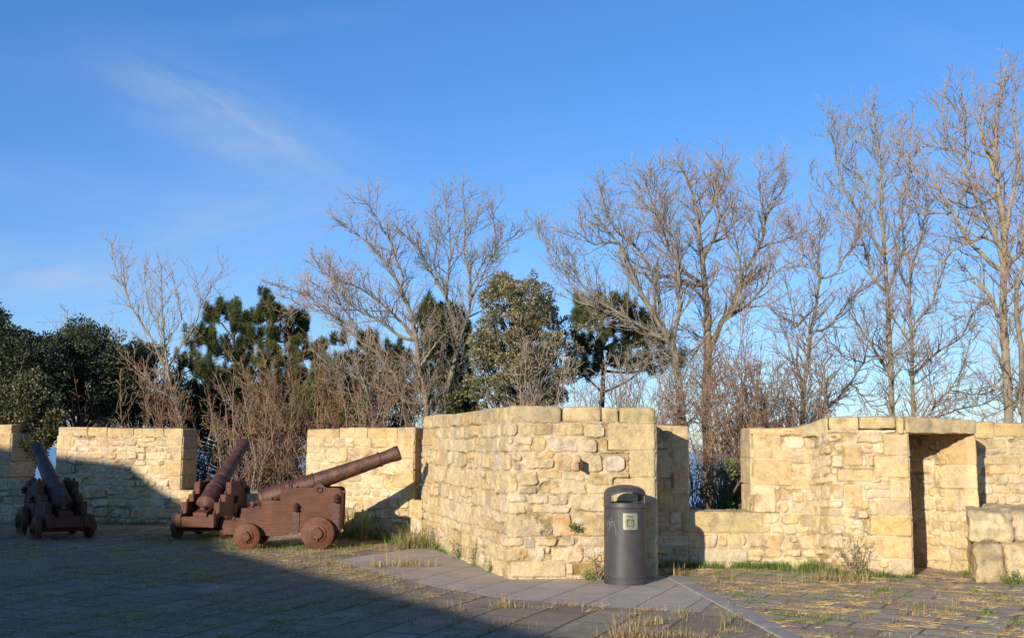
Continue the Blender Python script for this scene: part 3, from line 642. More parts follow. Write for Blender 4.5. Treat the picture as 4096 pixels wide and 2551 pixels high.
NT = 144; prof_ = [(RB + .001, z_) for z_ in (.935, .958, .975, .995, 1.015, 1.03, 1.038, 1.046)] + [(RB * k_, z_) for k_, z_ in ((.998, 1.054), (.993, 1.062), (.986, 1.070), (.976, 1.078), (.962, 1.086), (.94, 1.096), (.90, 1.109), (.84, 1.122), (.76, 1.134), (.66, 1.145), (.52, 1.155), (.35, 1.163), (.18, 1.167), (.04, 1.168))]
V = []; F = []
for k, th in ((0, 0), (1, .016)):
    for (r_, z_) in prof_:
        rr = max(.004, r_ - th * (1 if z_ < 1.1 else .5)); zz = z_ - (th * (1.0 if z_ > 1.1 else 0))
        for i in range(NT): a = 2 * math.pi * i / NT; V.append((rr * math.cos(a), rr * math.sin(a), zz))
npf = len(prof_)
def solid(i, j):
    a = 2 * math.pi * (i + .5) / NT; z_ = (prof_[j][1] + prof_[j + 1][1]) / 2
    d = min(abs((a - fa + math.pi) % (2 * math.pi) - math.pi), abs((a - fa + 2 * math.pi) % (2 * math.pi) - math.pi))
    return not (d < R(57) and .958 < z_ < 1.087 - .048 * (d / R(57)) ** 2)
for j in range(npf - 1):
    for i in range(NT):
        k = (i + 1) % NT
        if not solid(i, j): continue
        q = lambda s_, jj, ii: s_ * npf * NT + jj * NT + ii
        F.append((q(0, j, i), q(0, j, k), q(0, j + 1, k), q(0, j + 1, i))); F.append((q(1, j, k), q(1, j, i), q(1, j + 1, i), q(1, j + 1, k)))
        for (di, a_, b_) in ((-1, i, i), (1, k, k)):
            if not solid((i + di) % NT, j): F.append((q(0, j, a_), q(0, j + 1, a_), q(1, j + 1, a_), q(1, j, a_)))
        if j and not solid(i, j - 1): F.append((q(0, j, i), q(0, j, k), q(1, j, k), q(1, j, i)))
        if j < npf - 2 and not solid(i, j + 1): F.append((q(0, j + 1, i), q(0, j + 1, k), q(1, j + 1, k), q(1, j + 1, i)))
MB().add(V, F).build('hood', M_bin, bn, 0, True)
def cyl(u, v, off): a = fa + u / RB; return ((RB + off) * math.cos(a), (RB + off) * math.sin(a), v)
def patch(mb, poly, off, thick=.0015):
    n = len(poly); V = [cyl(u, v, off) for u, v in poly] + [cyl(u, v, off - thick) for u, v in poly]
    mb.add(V, [tuple(range(n)), tuple(range(n, 2 * n))[::-1]] + [(i, (i + 1) % n, (i + 1) % n + n, i + n) for i in range(n)])
def rectg(mb, u0, u1, v0, v1, off, n=8):
    for i in range(n): a, b_ = u0 + (u1 - u0) * i / n, u0 + (u1 - u0) * (i + 1) / n; patch(mb, [(a, v0), (b_, v0), (b_, v1), (a, v1)], off, .004)
mb = MB(); rectg(mb, -.089, .089, .650, .842, .0035); pq = mb.build('plaque', M_brass, bn)
mb = MB()
for su in (-1, 1):
    for vv in (.657, .835): mb.ball(cyl(su * .082, vv, .004), .004, 8)
mb.build('rivet', M_engrave, pq)
mb = MB(); vb = .790   # crown: band, arches, pearls
rectg(mb, -.034, .034, vb, vb + .007, .0046, 4)
for q in range(5):
    u = (q - 2) * .0165; patch(mb, [(u - .006, vb + .008), (u + .006, vb + .008), (u * 1.25 + .0035, vb + .026), (u * 1.25, vb + .030), (u * 1.25 - .0035, vb + .026)], .0046)
rectg(mb, -.046, .046, vb + .022, vb + .0265, .0049, 4)
rectg(mb, -.049, .049, .684, .775, .0046, 6)     # dark shield field
for k_, wd in ((.678, .048), (.671, .044), (.664, .034)): rectg(mb, -wd, wd, k_ - .0012, k_ + .0012, .0046, 4)
cr = mb.build('crest', M_engrave, pq)
mb = MB(); patch(mb, [(-.036, .707), (-.024, .696), (.026, .696), (.038, .711), (.022, .707), (-.02, .707)], .0056)
for u, v0, v1, wd in ((-.022, .712, .748, .006), (-.002, .712, .765, .0075), (.019, .712, .752, .006)):
    patch(mb, [(u - wd, v0), (u + wd, v0), (u + wd * .8, (v0 + v1) / 2), (u + wd, (v0 + v1) / 2 + .002), (u + wd * .6, v1), (u - wd * .6, v1)], .0056)
patch(mb, [(-.045, .692), (.045, .692), (.045, .689), (-.045, .689)], .0056); patch(mb, [(-.043, .725), (-.033, .713), (-.031, .716), (-.040, .729)], .0056)
mb.build('ship_emblem', M_brass, pq)
mb = MB()
def stroke(pts, wd=.0016, off=.0008):
    for (a, b_), (c_, d_) in zip(pts[:-1], pts[1:]):
        l = math.hypot(c_ - a, d_ - b_); nx, ny = -(d_ - b_) / l * wd, (c_ - a) / l * wd
        patch(mb, [(a + nx, b_ + ny), (a - nx, b_ - ny), (c_ - nx, d_ - ny), (c_ + nx, d_ + ny)], off, .0004)
def zz_(pts): return [((math.asin(max(-.995, min(.995, (x - 607) / 252.))) - R(15)) * RB, (1290 - y) * .000989) for x, y in pts]
for s_ in ([(398, 535), (403, 590), (415, 560), (425, 530), (432, 592), (445, 545)], [(425, 520), (430, 640), (412, 645), (440, 600), (462, 575)], [(440, 490), (450, 560), (468, 530), (470, 600)], [(452, 485), (466, 560)], [(480, 530), (492, 620), (502, 695)], [(385, 540), (380, 580)]): stroke(zz_(s_))
mb.build('scratched_graffiti', M_scratch, bn)
mb = MB()
for y0_ in (705, 850, 975, 1105): stroke([((-.10 + i * .02), (1290 - y0_) * .000989 + i * .0035 + .002 * math.sin(i)) for i in range(10)], .0009)
mb.build('scuff_line', M_engrave, bn)
tag(bn, 'dark grey cylindrical litter bin with arched hood and brass crest plaque', 'litter bin')
# ------------------------------------------------------------------ rusty bracket on the bastion
dirF = (D - Cn) / np.linalg.norm(D - Cn); nF = np.array((dirF[1], -dirF[0])); wp = at(2322, 1858, 13.0)
br = empty('wall_bracket', (wp.x, wp.y + .0, wp.z)); br.rotation_euler.z = math.atan2(dirF[1], dirF[0])
MB().box(-.030, .030, -.10, .06, -.066, .066).build('plate', M_rust, br, .004) if False else None
MB().box(-.004, .004, -.13, .10, -.066, .066).build('plate', M_rust, br, .002)
MB().prism([(-.034, -.066), (-.034, .066), (-.004, .066), (-.004, -.066)], -.134, -.126).build('flange', M_rust, br, .002)
tag(br, 'small rusty iron bracket sticking out of the stone bastion', 'bracket')
# ------------------------------------------------------------------ trees
def frames(P):
    T = np.gradient(P, axis=1); T /= np.linalg.norm(T, axis=2, keepdims=True) + 1e-9
    ref = np.where(np.abs(T[..., 2:3]) > .9, np.array((1., 0, 0)), np.array((0, 0, 1.)))
    A_ = np.cross(T, ref); A_ /= np.linalg.norm(A_, axis=2, keepdims=True) + 1e-9; return A_, np.cross(T, A_)
class Tubes:
    def __init__(s, n=6): s.P = []; s.Rr = []; s.n = n
    def add(s, pts, r):
        pts = np.asarray(pts, float); k = len(pts)
        if k != s.n:
            t0 = np.linspace(0, 1, k); t1 = np.linspace(0, 1, s.n); pts = np.stack([np.interp(t1, t0, pts[:, i]) for i in range(3)], -1); r = np.interp(t1, t0, r)
        s.P.append(pts); s.Rr.append(np.asarray(r, float))
    def build(s, name, mat, parent, sides=4):
        if not s.P: return None
        P = np.array(s.P); Rr = np.array(s.Rr); A_, B_ = frames(P); N, n, _ = P.shape
        a = np.arange(sides) * 2 * np.pi / sides
        V = P[:, :, None, :] + Rr[:, :, None, None] * (A_[:, :, None, :] * np.cos(a)[None, None, :, None] + B_[:, :, None, :] * np.sin(a)[None, None, :, None])
        I = np.arange(N * n * sides).reshape(N, n, sides); J = np.roll(I, -1, axis=2)
        Fq = np.stack([I[:, :-1], J[:, :-1], J[:, 1:], I[:, 1:]], -1).reshape(-1, 4)
        return mesh(name, V.reshape(-1, 3), Fq, mat, parent, True)
def smoothline(pts, n):
    pts = np.asarray(pts, float); k = len(pts)
    d = np.r_[0, np.cumsum(np.linalg.norm(np.diff(pts, axis=0), axis=1))]; t = np.linspace(0, d[-1], n * 3)
    Q = np.stack([np.interp(t, d, pts[:, i]) for i in range(3)], -1)
    for _ in range(max(1, n // 4)): Q[1:-1] = (Q[:-2] + 2 * Q[1:-1] + Q[2:]) / 4
    return Q[np.linspace(0, len(Q) - 1, n).astype(int)]
def curve(rng, p, d, L, n, up=.25, wob=.22):
    P = [p]; d = d / np.linalg.norm(d); st_ = L / (n - 1)
    for i in range(n - 1):
        d = d + rng.normal(0, wob, 3) * .6 + np.array((0, 0, up)) * .35; d /= np.linalg.norm(d); P.append(P[-1] + d * st_)
    return np.array(P)
def side_dir(rng, T, ang):
    r_ = rng.normal(0, 1, 3); r_ -= T * r_.dot(T); r_ /= np.linalg.norm(r_) + 1e-9
    return T * math.cos(ang) + r_ * math.sin(ang)
def ramify(rng, P, r0, r1, big, small, lv, dens=1., up=.3, l1=1.0, tstart=.2, tmin=.0042):
    """side branches, twigs and twiglets along a limb"""
    seg = np.linalg.norm(np.diff(P, axis=0), axis=1); L = seg.sum(); cum = np.r_[0, np.cumsum(seg)] / L
    n = max(3, int(L * 10.8 * dens)) if lv == 1 else max(2, int(L * (11.5 if lv == 2 else 13.) * dens))
    for k in range(n):
        t = tstart + (1 - tstart) * (k + rng.random()) / n; t = min(t, .995)
        p = np.array([np.interp(t, cum, P[:, i]) for i in range(3)]); j = min(len(P) - 2, np.searchsorted(cum, t) - 1); T = P[j + 1] - P[j]; T = T / (np.linalg.norm(T) + 1e-9)
        rl = np.interp(t, [0, 1], [r0, r1])
        d = side_dir(rng, T, R(rng.uniform(25, 62)))
        if lv == 1:
            Lc = l1 * rng.uniform(.5, 1.3) * (1.15 - .68 * t); rb = max(.0075, min(rl * .55, .019)); Q = curve(rng, p, d, Lc, 6, up)
            big.add(Q, np.linspace(rb, .0048, 6)); ramify(rng, Q, rb, .006, big, small, 2, dens, up, l1, .15, tmin)
        elif lv == 2:
            Lc = rng.uniform(.25, .72) * (1.1 - .6 * t) * (.6 + .4 * l1); Q = curve(rng, p, d, Lc, 5, up * 1.2, .25); small.add(Q, np.linspace(max(.0055, tmin), tmin, 5)); ramify(rng, Q, .005, .004, big, small, 3, dens, up, l1, .25, tmin)
        else:
            Q = curve(rng, p, d, rng.uniform(.07, .20), 4, up * 1.3, .3); small.add(Q, np.linspace(tmin, tmin * .75, 4))
M_twig2 = noisy('grey_twig', (.21, .18, .15), (.34, .30, .24), 3, .9, .0); M_twig3 = noisy('tan_twig', (.26, .18, .12), (.40, .30, .19), 3, .9, .0)
def bare_tree(name, label, d, limbs, seed, conv, r0=.08, group=None, dens=1., l1=1., mat=None, tw=None, dvar=.5, up=.3, cat='tree', zroot=-1.2):
    """limbs: pixel polylines traced from the photograph, spread in depth around d"""
    rng = np.random.default_rng(seed); Tk = Tubes(10); big = Tubes(6); small = Tubes(5)
    first = conv(*limbs[0][0], d); root = empty(name, (first.x, d, zroot)); done = []
    for li, lm in enumerate(limbs):
        r0_ = r0 * .88; rr0 = r0_ if li == 0 else r0_ * .46; dep0 = d; rad_s = rr0
        if li:
            p0 = np.array(conv(*lm[0], d))
            best = None
            for Q, rs in done:
                dd = np.hypot(Q[:, 0] / Q[:, 1] - p0[0] / p0[1], (Q[:, 2] - EYE) / Q[:, 1] - (p0[2] - EYE) / p0[1]); i = dd.argmin()
                if best is None or dd[i] < best[0]: best = (dd[i], Q[i], rs[i])
            if best[0] < .02: dep0 = best[1][1]; rad_s = min(best[2] * .8, rr0 * 1.3)
        tilt = rng.uniform(-dvar, dvar) if li else rng.uniform(-.1, .1); n = len(lm)
        pts = [np.array(conv(*q, dep0 + tilt * 1.6 * (i / max(1, n - 1)))) for i, q in enumerate(lm)]
        if li and best[0] < .02: pts[0] = best[1]
        if li == 0: b0 = pts[0].copy(); b0[2] = zroot; b0[0] += rng.uniform(-.05, .05); pts = [b0] + pts
        Q = smoothline(pts, 14); Q[1:] += rng.normal(0, .012, Q[1:].shape); rs = .009 + (rad_s - .009) * (1 - np.linspace(0, 1, 14)) ** 1.35
        if li == 0: rs = rad_s * (1 - .85 * np.linspace(0, 1, 14) ** 1.3)
        Tk.n = 14; Tk.add(Q, rs); done.append((Q, rs))
        ramify(rng, Q, rs[0], rs[-1], big, small, 1, dens, up, l1, .35 if li == 0 else .12)
    o = Tk.build('trunk', mat or M_bark, root, 8); b1 = big.build('branches', mat or M_bark, root, 4); s1 = small.build('twigs', tw or (M_twig, M_twig2, M_twig3)[seed % 3], root, 3)
    for q in (o, b1, s1):
        if q: q.matrix_parent_inverse = Matrix.Translation(root.location).inverted()
    tag(root, label, cat, group); return root
Z1 = lambda x, y, d: at(x / 1.779, 900 + y / 1.779, d)
Z2 = lambda x, y, d: at(1000 + x / 1.44, 700 + y / 1.44, d)
Z3 = lambda x, y, d: at(2100 + x / 1.26, 550 + y / 1.26, d)
Z4 = lambda x, y, d: at(3100 + x / 1.008, 250 + y / 1.008, d)
GB = 'leafless trees beyond the parapet'
bare_tree('bare_tree', 'slender leafless tree leaning left above the merlon behind the middle cannon', 24.5,
    [[(1300, 1440), (1250, 1270), (1200, 1100), (1170, 900), (1160, 700), (1140, 400), (1145, 290)], [(1200, 1080), (1080, 800), (980, 660), (910, 540), (900, 450), (830, 350), (790, 200), (780, 110)], [(900, 460), (880, 300), (870, 220)], [(1170, 870), (1250, 760), (1300, 660), (1240, 450), (1230, 330)],
     [(1190, 1000), (1400, 700), (1430, 560), (1380, 330)], [(1430, 600), (1500, 450), (1590, 300)], [(1240, 1250), (1100, 1150), (950, 1000), (830, 880), (760, 760)], [(1160, 780), (1060, 600), (1030, 400), (1030, 300)]], 101, Z1, .075, GB, .62, .55, up=.5, dvar=.5, mat=M_bark2)
bare_tree('bare_tree', 'broad leafless tree left of the olive-green evergreen, its lowest limb reaching far left', 23.0,
    [[(1030, 1400), (1000, 1200), (960, 1060), (955, 900), (930, 800), (900, 700), (830, 580), (760, 480), (640, 340), (520, 270)], [(940, 1010), (870, 940), (750, 840), (640, 790), (560, 740), (470, 600), (350, 470)], [(935, 950), (850, 820), (740, 720), (640, 660), (520, 600), (430, 560)],
     [(905, 710), (890, 600), (800, 370), (720, 240), (660, 140)], [(1030, 1390), (900, 1310), (750, 1230), (600, 1160), (440, 1060)], [(960, 1060), (1080, 960), (1110, 930)]], 102, Z2, .105, GB, .8, .8)
bare_tree('bare_tree', 'tall forked leafless tree directly left of the olive-green evergreen', 23.6,
    [[(1100, 1390), (1110, 1270), (1180, 1120), (1200, 1000), (1190, 850), (1130, 700), (1060, 600), (1000, 470), (930, 350), (840, 300)], [(1130, 700), (1140, 580), (1160, 440), (1150, 330), (1130, 200), (1120, 110)], [(1205, 980), (1270, 750), (1270, 620), (1230, 450), (1240, 250), (1220, 80)],
     [(1270, 700), (1350, 550), (1420, 420), (1400, 280), (1420, 180)], [(1275, 650), (1360, 470), (1480, 380), (1560, 320)], [(1090, 640), (1060, 520), (1080, 350), (1060, 200)], [(1240, 400), (1300, 300), (1320, 180)]], 103, Z2, .11, GB, .8, .75)
bare_tree('bare_tree', 'low spreading leafless tree arching far to the left above the cannon barrel', 24.6,
    [[(930, 1450), (890, 1290), (840, 1160), (740, 1000), (600, 950), (530, 850), (420, 750), (250, 650), (130, 620)], [(535, 860), (470, 800), (330, 760), (170, 690)], [(640, 965), (600, 850), (470, 690), (330, 600)], [(800, 1080), (900, 1180), (960, 1080)], [(600, 950), (500, 700), (480, 520)]], 104, Z2, .075, GB, .8, .8)
bare_tree('bare_tree', 'thin crooked leafless tree rising behind the merlon beside the cannon muzzle', 22.5,
    [[(720, 1450), (680, 1260), (640, 1150), (560, 1000), (540, 900)], [(660, 1200), (600, 1320), (560, 1200), (530, 1130)], [(640, 1150), (700, 1000), (720, 880)]], 105, Z2, .06, GB, .7, .6)
bare_tree('bare_tree', 'large leafless tree with forked trunk above the right edge of the bastion', 20.3,
    [[(790, 1400), (780, 1250), (760, 1080), (735, 990), (700, 960), (640, 890), (560, 750), (510, 650), (490, 560), (440, 450), (350, 390)], [(700, 955), (690, 850), (650, 700), (590, 580), (530, 520), (430, 450), (380, 250)], [(738, 985), (780, 880), (775, 700), (760, 500), (700, 430), (640, 320), (600, 200)],
     [(730, 1010), (600, 960), (500, 900), (380, 830), (270, 720), (170, 650)], [(380, 830), (300, 840), (240, 760), (150, 560), (60, 500)], [(600, 960), (700, 1010), (600, 1130), (540, 1160)], [(490, 560), (350, 540), (240, 460)], [(520, 900), (340, 850)]], 106, Z3, .13, GB, .85, .85)
bare_tree('bare_tree', 'largest leafless tree with a wide rounded crown, centred above the bin', 21.2,
    [[(920, 1450), (915, 1200), (930, 1000), (910, 800), (900, 600), (870, 450), (860, 300), (800, 180), (770, 100)], [(930, 990), (1010, 900), (1080, 780), (1130, 640), (1200, 520), (1220, 380), (1260, 250), (1300, 120)], [(1000, 905), (1140, 830), (1220, 730), (1300, 650), (1400, 610)], [(915, 830), (850, 740), (760, 700), (600, 690)],
     [(910, 820), (800, 670), (720, 560), (680, 400), (560, 300), (510, 200)], [(900, 620), (960, 500), (980, 400), (960, 250), (980, 110)], [(1190, 540), (1350, 500), (1450, 420)], [(1000, 910), (1060, 880), (1100, 700), (1060, 520), (1040, 330)], [(870, 450), (940, 350), (1020, 200)], [(720, 560), (650, 450), (660, 300), (650, 170)], [(1215, 400), (1180, 280), (1180, 170)], [(930, 1000), (880, 1050), (830, 1120)]], 107, Z3, .15, GB, .85, .85)
bare_tree('bare_tree', 'leafless tree with reddish twigs over the merlon right of the square embrasure', 19.2,
    [[(110, 1440), (125, 1250), (130, 1150), (170, 950), (185, 880), (170, 760), (200, 620)], [(150, 1000), (80, 1080), (70, 1000), (40, 850)], [(180, 900), (250, 850), (330, 700), (340, 560)], [(180, 880), (110, 760), (60, 640)], [(130, 1140), (230, 1060), (300, 950), (420, 880)], [(110, 1300), (60, 1150), (20, 1050)]], 108, Z4, .085, GB, .8, .8)
bare_tree('bare_tree', 'tall slim pale leafless tree rising straight behind the doorway lintel', 20.0,
    [[(475, 1425), (465, 1200), (450, 950), (440, 780), (425, 600), (430, 450), (410, 300), (390, 180)], [(448, 980), (390, 870), (350, 700), (250, 580), (150, 460)], [(430, 620), (370, 500), (300, 350), (215, 190)], [(425, 560), (500, 400), (480, 250)], [(455, 980), (520, 750), (510, 600), (540, 420), (550, 260)], [(440, 780), (370, 660), (260, 480), (240, 320), (220, 260)], [(430, 450), (350, 320), (330, 200)], [(465, 1200), (380, 1130), (300, 1000)]], 109, Z4, .085, GB, .8, .62, up=.5, mat=M_bark2)
bare_tree('bare_tree', 'slim leafless tree with two bends just right of the tall pale one', 19.4,
    [[(560, 1420), (550, 1150), (540, 950), (530, 850), (600, 700), (610, 530)], [(540, 960), (500, 840), (480, 640)], [(550, 1150), (480, 1040), (430, 960)], [(545, 1080), (640, 960), (700, 740)], [(555, 1280), (640, 1180), (760, 1100), (800, 1000)], [(600, 700), (560, 560), (580, 480)]], 110, Z4, .07, GB, .8, .6, up=.45)
bare_tree('bare_tree', 'low leafless tree with long arching boughs above the doorway lintel', 18.6,
    [[(590, 1440), (740, 1290), (780, 1150), (800, 1050)], [(600, 1430), (720, 1400), (860, 1370), (960, 1300)], [(700, 1330), (820, 1340), (930, 1300)], [(640, 1380), (620, 1250), (700, 1150)]], 111, Z4, .05, GB, .9, .6, up=.15)
bare_tree('bare_tree', 'leaning leafless tree with yellow-green bark between the merlon and the doorway', 18.8,
    [[(160, 1440), (300, 1300), (370, 1200), (380, 1080), (360, 1000)], [(330, 1260), (400, 1400), (440, 1410)], [(370, 1200), (280, 1190), (200, 1100)], [(350, 1220), (470, 1170), (600, 1170)], [(170, 1430), (210, 1330), (190, 1220)]], 112, Z4, .06, GB, .9, .6, up=.2)
bare_tree('bare_tree', 'big gnarled leafless tree at the right edge, tallest in the photo', 18.2,
    [[(940, 1440), (935, 1250), (920, 1000), (920, 880), (930, 650), (900, 500), (880, 280), (920, 150), (930, 20)], [(920, 890), (860, 800), (760, 700), (720, 600), (640, 480), (560, 420), (480, 300)], [(918, 850), (900, 720), (830, 580), (750, 400), (690, 300), (670, 150)], [(935, 700), (990, 400), (960, 200), (990, 60)],
     [(915, 720), (850, 700), (710, 760), (600, 870)], [(935, 980), (900, 1030), (860, 920), (790, 860), (740, 800)], [(925, 880), (1000, 750), (1060, 500), (1080, 300)], [(900, 600), (820, 500), (740, 350), (620, 340), (560, 350)], [(890, 450), (830, 300), (820, 130)], [(870, 970), (780, 1020), (720, 1040)], [(720, 600), (620, 610), (520, 530)], [(880, 560), (800, 590), (700, 550)], [(750, 400), (770, 250), (750, 110)]], 113, Z4, .12, GB, .72, .75, mat=M_bark2, dvar=.6)
bare_tree('bare_tree', 'second gnarled trunk cut by the right edge beside the tallest leafless tree', 17.8,
    [[(1010, 1440), (1000, 1200), (960, 950), (1010, 800), (1040, 500)], [(970, 1000), (1060, 900), (1100, 700)], [(1005, 1300), (960, 1400), (940, 1420)]], 114, Z4, .10, GB, .7, .7)
# twig shrubs: many thin upright stems
def twig_shrub(label, x0, x1, ytop, ybase, d, n, seed, mat, tw, lean=.25, group='leafless shrubs beyond the parapet', dens=.9, l1=.42, dv=.5, conv=at, tn=.0045):
    rng = np.random.default_rng(seed); big = Tubes(8); small = Tubes(5); c0 = conv((x0 + x1) / 2, ybase, d); root = empty('bare_shrub', (c0.x, d, -.8)); k_ = Tubes(6)
    nb = max(3, n // 6); crowns = rng.uniform(x0, x1, nb)
    for i in range(n):
        dd = d + rng.uniform(-dv, dv); bx_ = crowns[rng.integers(nb)] + rng.normal(0, 12); px = np.clip(bx_ + rng.normal(0, (x1 - x0) * .34), x0 - 40, x1 + 40)
        q0 = np.array(conv(bx_, ybase, dd)); q0[2] = -.8
        yy = (ytop(px) if callable(ytop) else ytop); yt = yy + abs(rng.normal(0, .33)) * (ybase - yy)
        if rng.random() < .25: px = px + rng.normal(0, (x1 - x0) * .3)
        q2 = np.array(conv(px, yt, dd + rng.uniform(-.5, .5))); mid = q0 * .45 + q2 * .55 + rng.normal(0, .30, 3) * np.array((1, 1, .3)) - np.array(((q2[0] - q0[0]) * .22, 0, 0))
        Q = smoothline([q0, mid, q2], 8); Q[1:-1] += rng.normal(0, .03, (6, 3)); rb = rng.uniform(.006, .015) * (1.7 if rng.random() < .12 else 1); big.add(Q, np.linspace(rb, .005, 8))
        ramify(rng, Q, rb, .006, k_, small, 1 if rng.random() < .4 else 2, dens * .42, .18, l1, .25, tn)
    parts = [big.build('stems', mat, root, 5), small.build('twigs', tw, root, 3), k_.build('branches', tw, root, 3)]
    for q in parts:
        if q: q.matrix_parent_inverse = Matrix.Translation(root.location).inverted()
    tag(root, label, 'shrub', group)
twig_shrub('reddish leafless shrub filling the embrasure behind the middle cannon', 800, 1130, lambda x: 1400 + abs(x - 1000) * .6, 1960, 22.3, 44, 201, M_bark2, M_redtwig)
twig_shrub('dense reddish-brown leafless shrub behind the raised cannon barrel', 1010, 1400, lambda x: 1310 + abs(x - 1200) * .5, 1900, 22.8, 58, 202, M_redtwig, M_redtwig)
twig_shrub('leafless shrub with pale stems between the slender leaning tree and the pines', 560, 830, 1480, 1760, 23.5, 11, 203, M_bark, M_redtwig)
twig_shrub('fine leafless saplings poking above the dark evergreens at the far left', 180, 480, lambda x: 1180 + abs(x - 300) * .8, 1700, 27, 16, 204, M_bark2, M_twig)
twig_shrub('grey leafless shrub tangled against the dark evergreens over the left merlon', 330, 640, 1450, 1740, 23.2, 12, 205, M_redtwig, M_redtwig)
twig_shrub('brown leafless thicket seen through and above the square embrasure', 2700, 3020, lambda x: 1330 + abs(x - 2850) * .9, 2060, 17.0, 64, 206, M_bark, M_redtwig)
twig_shrub('low tangle of leafless stems behind the merlon right of the square embrasure', 2960, 3260, 1430, 1760, 17.6, 50, 207, M_bark, M_redtwig)
twig_shrub('thin red-stemmed saplings in front of the largest leafless tree', 2850, 3130, lambda x: 1120 + abs(x - 3000) * 1.5, 1760, 18.4, 26, 208, M_redtwig, M_redtwig)
twig_shrub('pale thin saplings standing in front of the olive-green evergreen', 1980, 2240, 1330, 1680, 19.0, 12, 209, M_bark2, M_twig)
twig_shrub('leafless stems behind the bastion between the evergreen and the bin', 2330, 2680, lambda x: 1400 + abs(x - 2450) * .4, 1700, 19.4, 50, 210, M_bark2, M_twig)
twig_shrub('leafless shrub behind the merlon next to the cannon muzzle', 1380, 1700, 1480, 1720, 22.0, 22, 211, M_bark2, M_redtwig)
# foliage
def cards(name, Pn, Dn, ln, wd, mat, parent, col, rng):
    """one small four sided leaf or needle per point, Dn its long axis"""
    N = len(Pn); a = Dn / (np.linalg.norm(Dn, axis=1, keepdims=True) + 1e-9); b_ = np.cross(a, rng.normal(0, 1, (N, 3))); b_ /= np.linalg.norm(b_, axis=1, keepdims=True) + 1e-9
    ln = np.broadcast_to(ln, (N,))[:, None]; wd = np.broadcast_to(wd, (N,))[:, None]
    V = np.stack([Pn, Pn + a * ln * .45 + b_ * wd * .5, Pn + a * ln, Pn + a * ln * .45 - b_ * wd * .5], 1).reshape(-1, 3)
    o = mesh(name, V, np.arange(4 * N).reshape(N, 4), mat, parent, False, np.repeat(col, 4, axis=0)); return o
def inpoly(poly, x, y):
    c_ = False; n = len(poly)
    for i in range(n):
        (x1, y1), (x2, y2) = poly[i], poly[i - 1]
        if (y1 > y) != (y2 > y) and x < (x2 - x1) * (y - y1) / (y2 - y1) + x1: c_ = not c_
    return c_
def sample_poly(rng, poly, n, scale=1.0):
    xs = [p[0] for p in poly]; ys = [p[1] for p in poly]; o = []
    while len(o) < n:
        x, y = rng.uniform(min(xs), max(xs)), rng.uniform(min(ys), max(ys))
        if inpoly(poly, x, y): o.append((x, y))
    return o
def evergreen(label, poly, d, seed, nclump, per, clr, leaf, cols, thick=1.0, trunkx=None, name='evergreen_tree', group='evergreen trees beyond the parapet', bark=None, flat=.8, shrink=.25):
    rng = np.random.default_rng(seed); poly = [(x * 1.687, y * 1.687) for x, y in poly]
    xs = [p[0] for p in poly]; ys = [p[1] for p in poly]; xm = trunkx * 1.687 if trunkx else (min(xs) + max(xs)) / 2
    base = at(xm, max(ys), d); root = empty(name, (base.x, d, -1.3)); Tk = Tubes(8)
    tp = np.array(at(xm + rng.uniform(-10, 10), min(ys) * .75 + max(ys) * .25, d)); b0 = np.array((base.x, d, -1.3)); trunk = smoothline([b0, (b0 + tp) / 2 + rng.normal(0, .08, 3), tp], 8)
    Tk.add(trunk, np.linspace(.11, .03, 8)); Pn = []; Dn = []; Cc = []; br_ = Tubes(6)
    for (x, y) in sample_poly(rng, poly, nclump):
        hw = (max(xs) - min(xs)) / 2; ed = max(.25, 1 - abs(x - (min(xs) + max(xs)) / 2) / hw)
        mxp = (min(xs) + max(xs)) / 2; myp = (min(ys) + max(ys)) / 2; cpx = clr / d * FPX * shrink; x = mxp + (x - mxp) * max(.3, 1 - cpx / hw); y = myp + (y - myp) * max(.4, 1 - cpx / ((max(ys) - min(ys)) / 2)) 
        c_ = np.array(at(x, y, d + rng.uniform(-1, 1) * thick * ed ** .5)); r_ = clr * rng.uniform(.45, 1.15)
        if rng.random() < .16: r_ = clr * .42; c_ = c_ + np.array((rng.normal(0, .22), 0, abs(rng.normal(0, .22))))
        k = int(per * (r_ / clr) ** 2); v = rng.normal(0, 1, (k, 3)); v /= np.linalg.norm(v, axis=1, keepdims=True); rad = r_ * rng.uniform(.35, 1.05, (k, 1)) ** .7
        pts = c_ + v * rad * np.array((1, 1, flat)); pts += .05 * np.stack([vn(pts[:, 0] * 6, pts[:, 1] * 6, pts[:, 2] * 6, q) for q in (1, 2, 3)], -1)
        Pn.append(pts); Dn.append(v + rng.normal(0, .5, (k, 3)) + np.array((0, 0, .45)))
        t_ = rng.random(); ca = np.array(cols[0]) * (1 - t_) + np.array(cols[1]) * t_; cc = np.tile(ca, (k, 1)) * rng.uniform(.65, 1.35, (k, 1))
        if len(cols) > 2: sel = rng.random(k) < .22; cc[sel] = np.array(cols[2]) * rng.uniform(.8, 1.25, (sel.sum(), 1))
        Cc.append(cc)
        if rng.random() < .55:
            j = np.clip(int((c_[2] - trunk[0, 2]) / (trunk[-1, 2] - trunk[0, 2]) * 8 - 2), 1, 7); s0 = trunk[j]; mid = (s0 + c_) / 2 + rng.normal(0, .08, 3) + np.array((0, 0, -.08)); Qb = smoothline([s0, mid, c_], 6); br_.add(Qb, np.linspace(.03, .008, 6))
    P_, D_, K_ = np.vstack(Pn), np.vstack(Dn), np.vstack(Cc)
    parts = [Tk.build('trunk', bark or M_darkbark, root, 8), br_.build('branches', bark or M_darkbark, root, 4), cards('crown', P_, D_, leaf[0] * rng.uniform(.7, 1.2, len(P_)), leaf[1], M_leaf, root, K_, rng)]
    for q in parts:
        if q: q.matrix_parent_inverse = Matrix.Translation(root.location).inverted()
    tag(root, label, 'tree', group)
